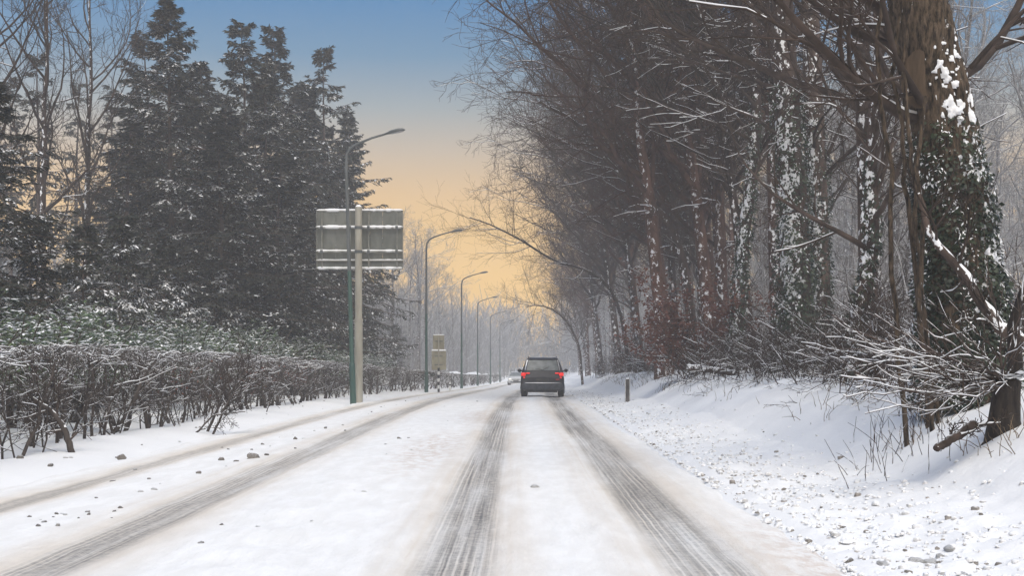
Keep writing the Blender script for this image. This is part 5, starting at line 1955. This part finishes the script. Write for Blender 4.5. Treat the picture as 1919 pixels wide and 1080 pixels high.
    a.add(np.stack([X, Y, Zs], -1).reshape(-1, 3), np.stack([i[:-1, :-1], i[:-1, 1:], i[1:, 1:], i[1:, :-1]], -1).reshape(-1, 4))
    a.obj('roof_snow', M['clean_lump'], t)


suv()


def pale_car():
    d = 147.0
    x = (969 - VPX) * d / FPX
    t = thing('white_car', 'pale oncoming car half hidden behind the dark one', 'car', (x, d, float(rz_(d))), math.radians(178.5))
    W = 0.88
    # built rear to front along +y, then turned round to face the camera
    sec = [(0.00, prof(0.60, 0.40, W - .12, 0.62, W - .16, 0.78, 0.55, 0.84)),
           (0.12, prof(0.70, 0.28, W, 0.66, W - .06, 0.92, 0.66, 1.00)),
           (0.55, prof(0.72, 0.24, W, 0.68, W - .06, 0.96, 0.60, 1.38)),
           (1.40, prof(0.72, 0.22, W, 0.68, W - .05, 0.95, 0.60, 1.47)),
           (2.20, prof(0.72, 0.22, W, 0.68, W - .05, 0.93, 0.59, 1.45)),
           (2.55, prof(0.72, 0.22, W, 0.68, W - .05, 0.92, 0.58, 1.36)),
           (3.20, prof(0.72, 0.22, W, 0.66, W - .06, 0.90, 0.70, 0.97)),
           (3.90, prof(0.70, 0.24, W - .02, 0.62, W - .10, 0.80, 0.64, 0.86)),
           (4.15, prof(0.64, 0.26, W - .10, 0.56, W - .18, 0.70, 0.56, 0.76)),
           (4.24, prof(0.58, 0.30, W - .22, 0.50, W - .30, 0.58, 0.46, 0.62))]
    loft(sec).obj('body', M['car_white'], t)
    a = Acc()
    panel(a, [(0.70, 3.16, 1.0), (-0.70, 3.16, 1.0), (-0.56, 2.58, 1.37), (0.56, 2.58, 1.37)], 0.012, (0, 0.55, 0.83))
    a.obj('windscreen', M['car_glass'], t, False)
    for sx in (-1, 1):
        a = Acc()
        box(a, (min(sx * 0.48, sx * 0.76), 3.92, 0.62), (max(sx * 0.48, sx * 0.76), 4.17, 0.76), 0.03)
        a.obj('headlight', M['headlight'], t)
        a = Acc()
        box(a, (min(sx * 0.88, sx * 1.02), 2.75, 0.93), (max(sx * 0.88, sx * 1.02), 2.90, 1.05), 0.035)
        a.obj('mirror', M['car_white'], t)
        for yy_ in (0.75, 3.38):
            wheel(t, sx * 0.76, yy_, 0.31, 0.21, sx)
        a = Acc()
        panel(a, [(sx * 0.845, 0.75, 0.98), (sx * 0.845, 2.75, 0.96), (sx * 0.625, 2.36, 1.38), (sx * 0.635, 0.85, 1.37)][::(1 if sx > 0 else -1)], 0.008, (sx * 0.9, 0, 0.4))
        a.obj('side_window', M['dark_glass'], t, False)
    a = Acc()
    box(a, (-0.42, 4.10, 0.60), (0.42, 4.235, 0.70), 0.02)
    a.obj('grille', M['black_band'], t, False)
    a = Acc()
    box(a, (-0.58, 4.16, 0.33), (0.58, 4.262, 0.44), 0.02)
    a.obj('air_intake', M['black_band'], t, False)
    a = Acc()
    box(a, (-0.26, 4.20, 0.47), (0.26, 4.27, 0.57), 0.006)
    a.obj('number_plate', M['plate'], t, False)


pale_car()

# ------------------------------------------------------------------ haze
hz = bpy.data.materials.new('haze')
hz.use_nodes = True
hz.node_tree.nodes.clear()
ho = hz.node_tree.nodes.new('ShaderNodeOutputMaterial')
hv = hz.node_tree.nodes.new('ShaderNodeVolumePrincipled')
hv.inputs['Density'].default_value = HAZE_DENSITY
hv.inputs['Color'].default_value = (0.93, 0.94, 0.96, 1)
hv.inputs['Anisotropy'].default_value = 0.0
hz.node_tree.links.new(hv.outputs[0], ho.inputs['Volume'])
a = Acc()
box(a, (-145, -34, -5.0), (152, 330, 26.0))
tag(a.obj('haze', hz, None, False), 'thin winter haze filling the road corridor', 'haze', kind='stuff')

# leaves, needles and snow flecks too small to pick apart stay one part each
for o in bpy.data.objects:
    if o.parent and o.name.split('.')[0] in ('ivy', 'ivy_snow', 'snow_crust', 'needles', 'leaves'):
        o['kind'] = 'stuff'
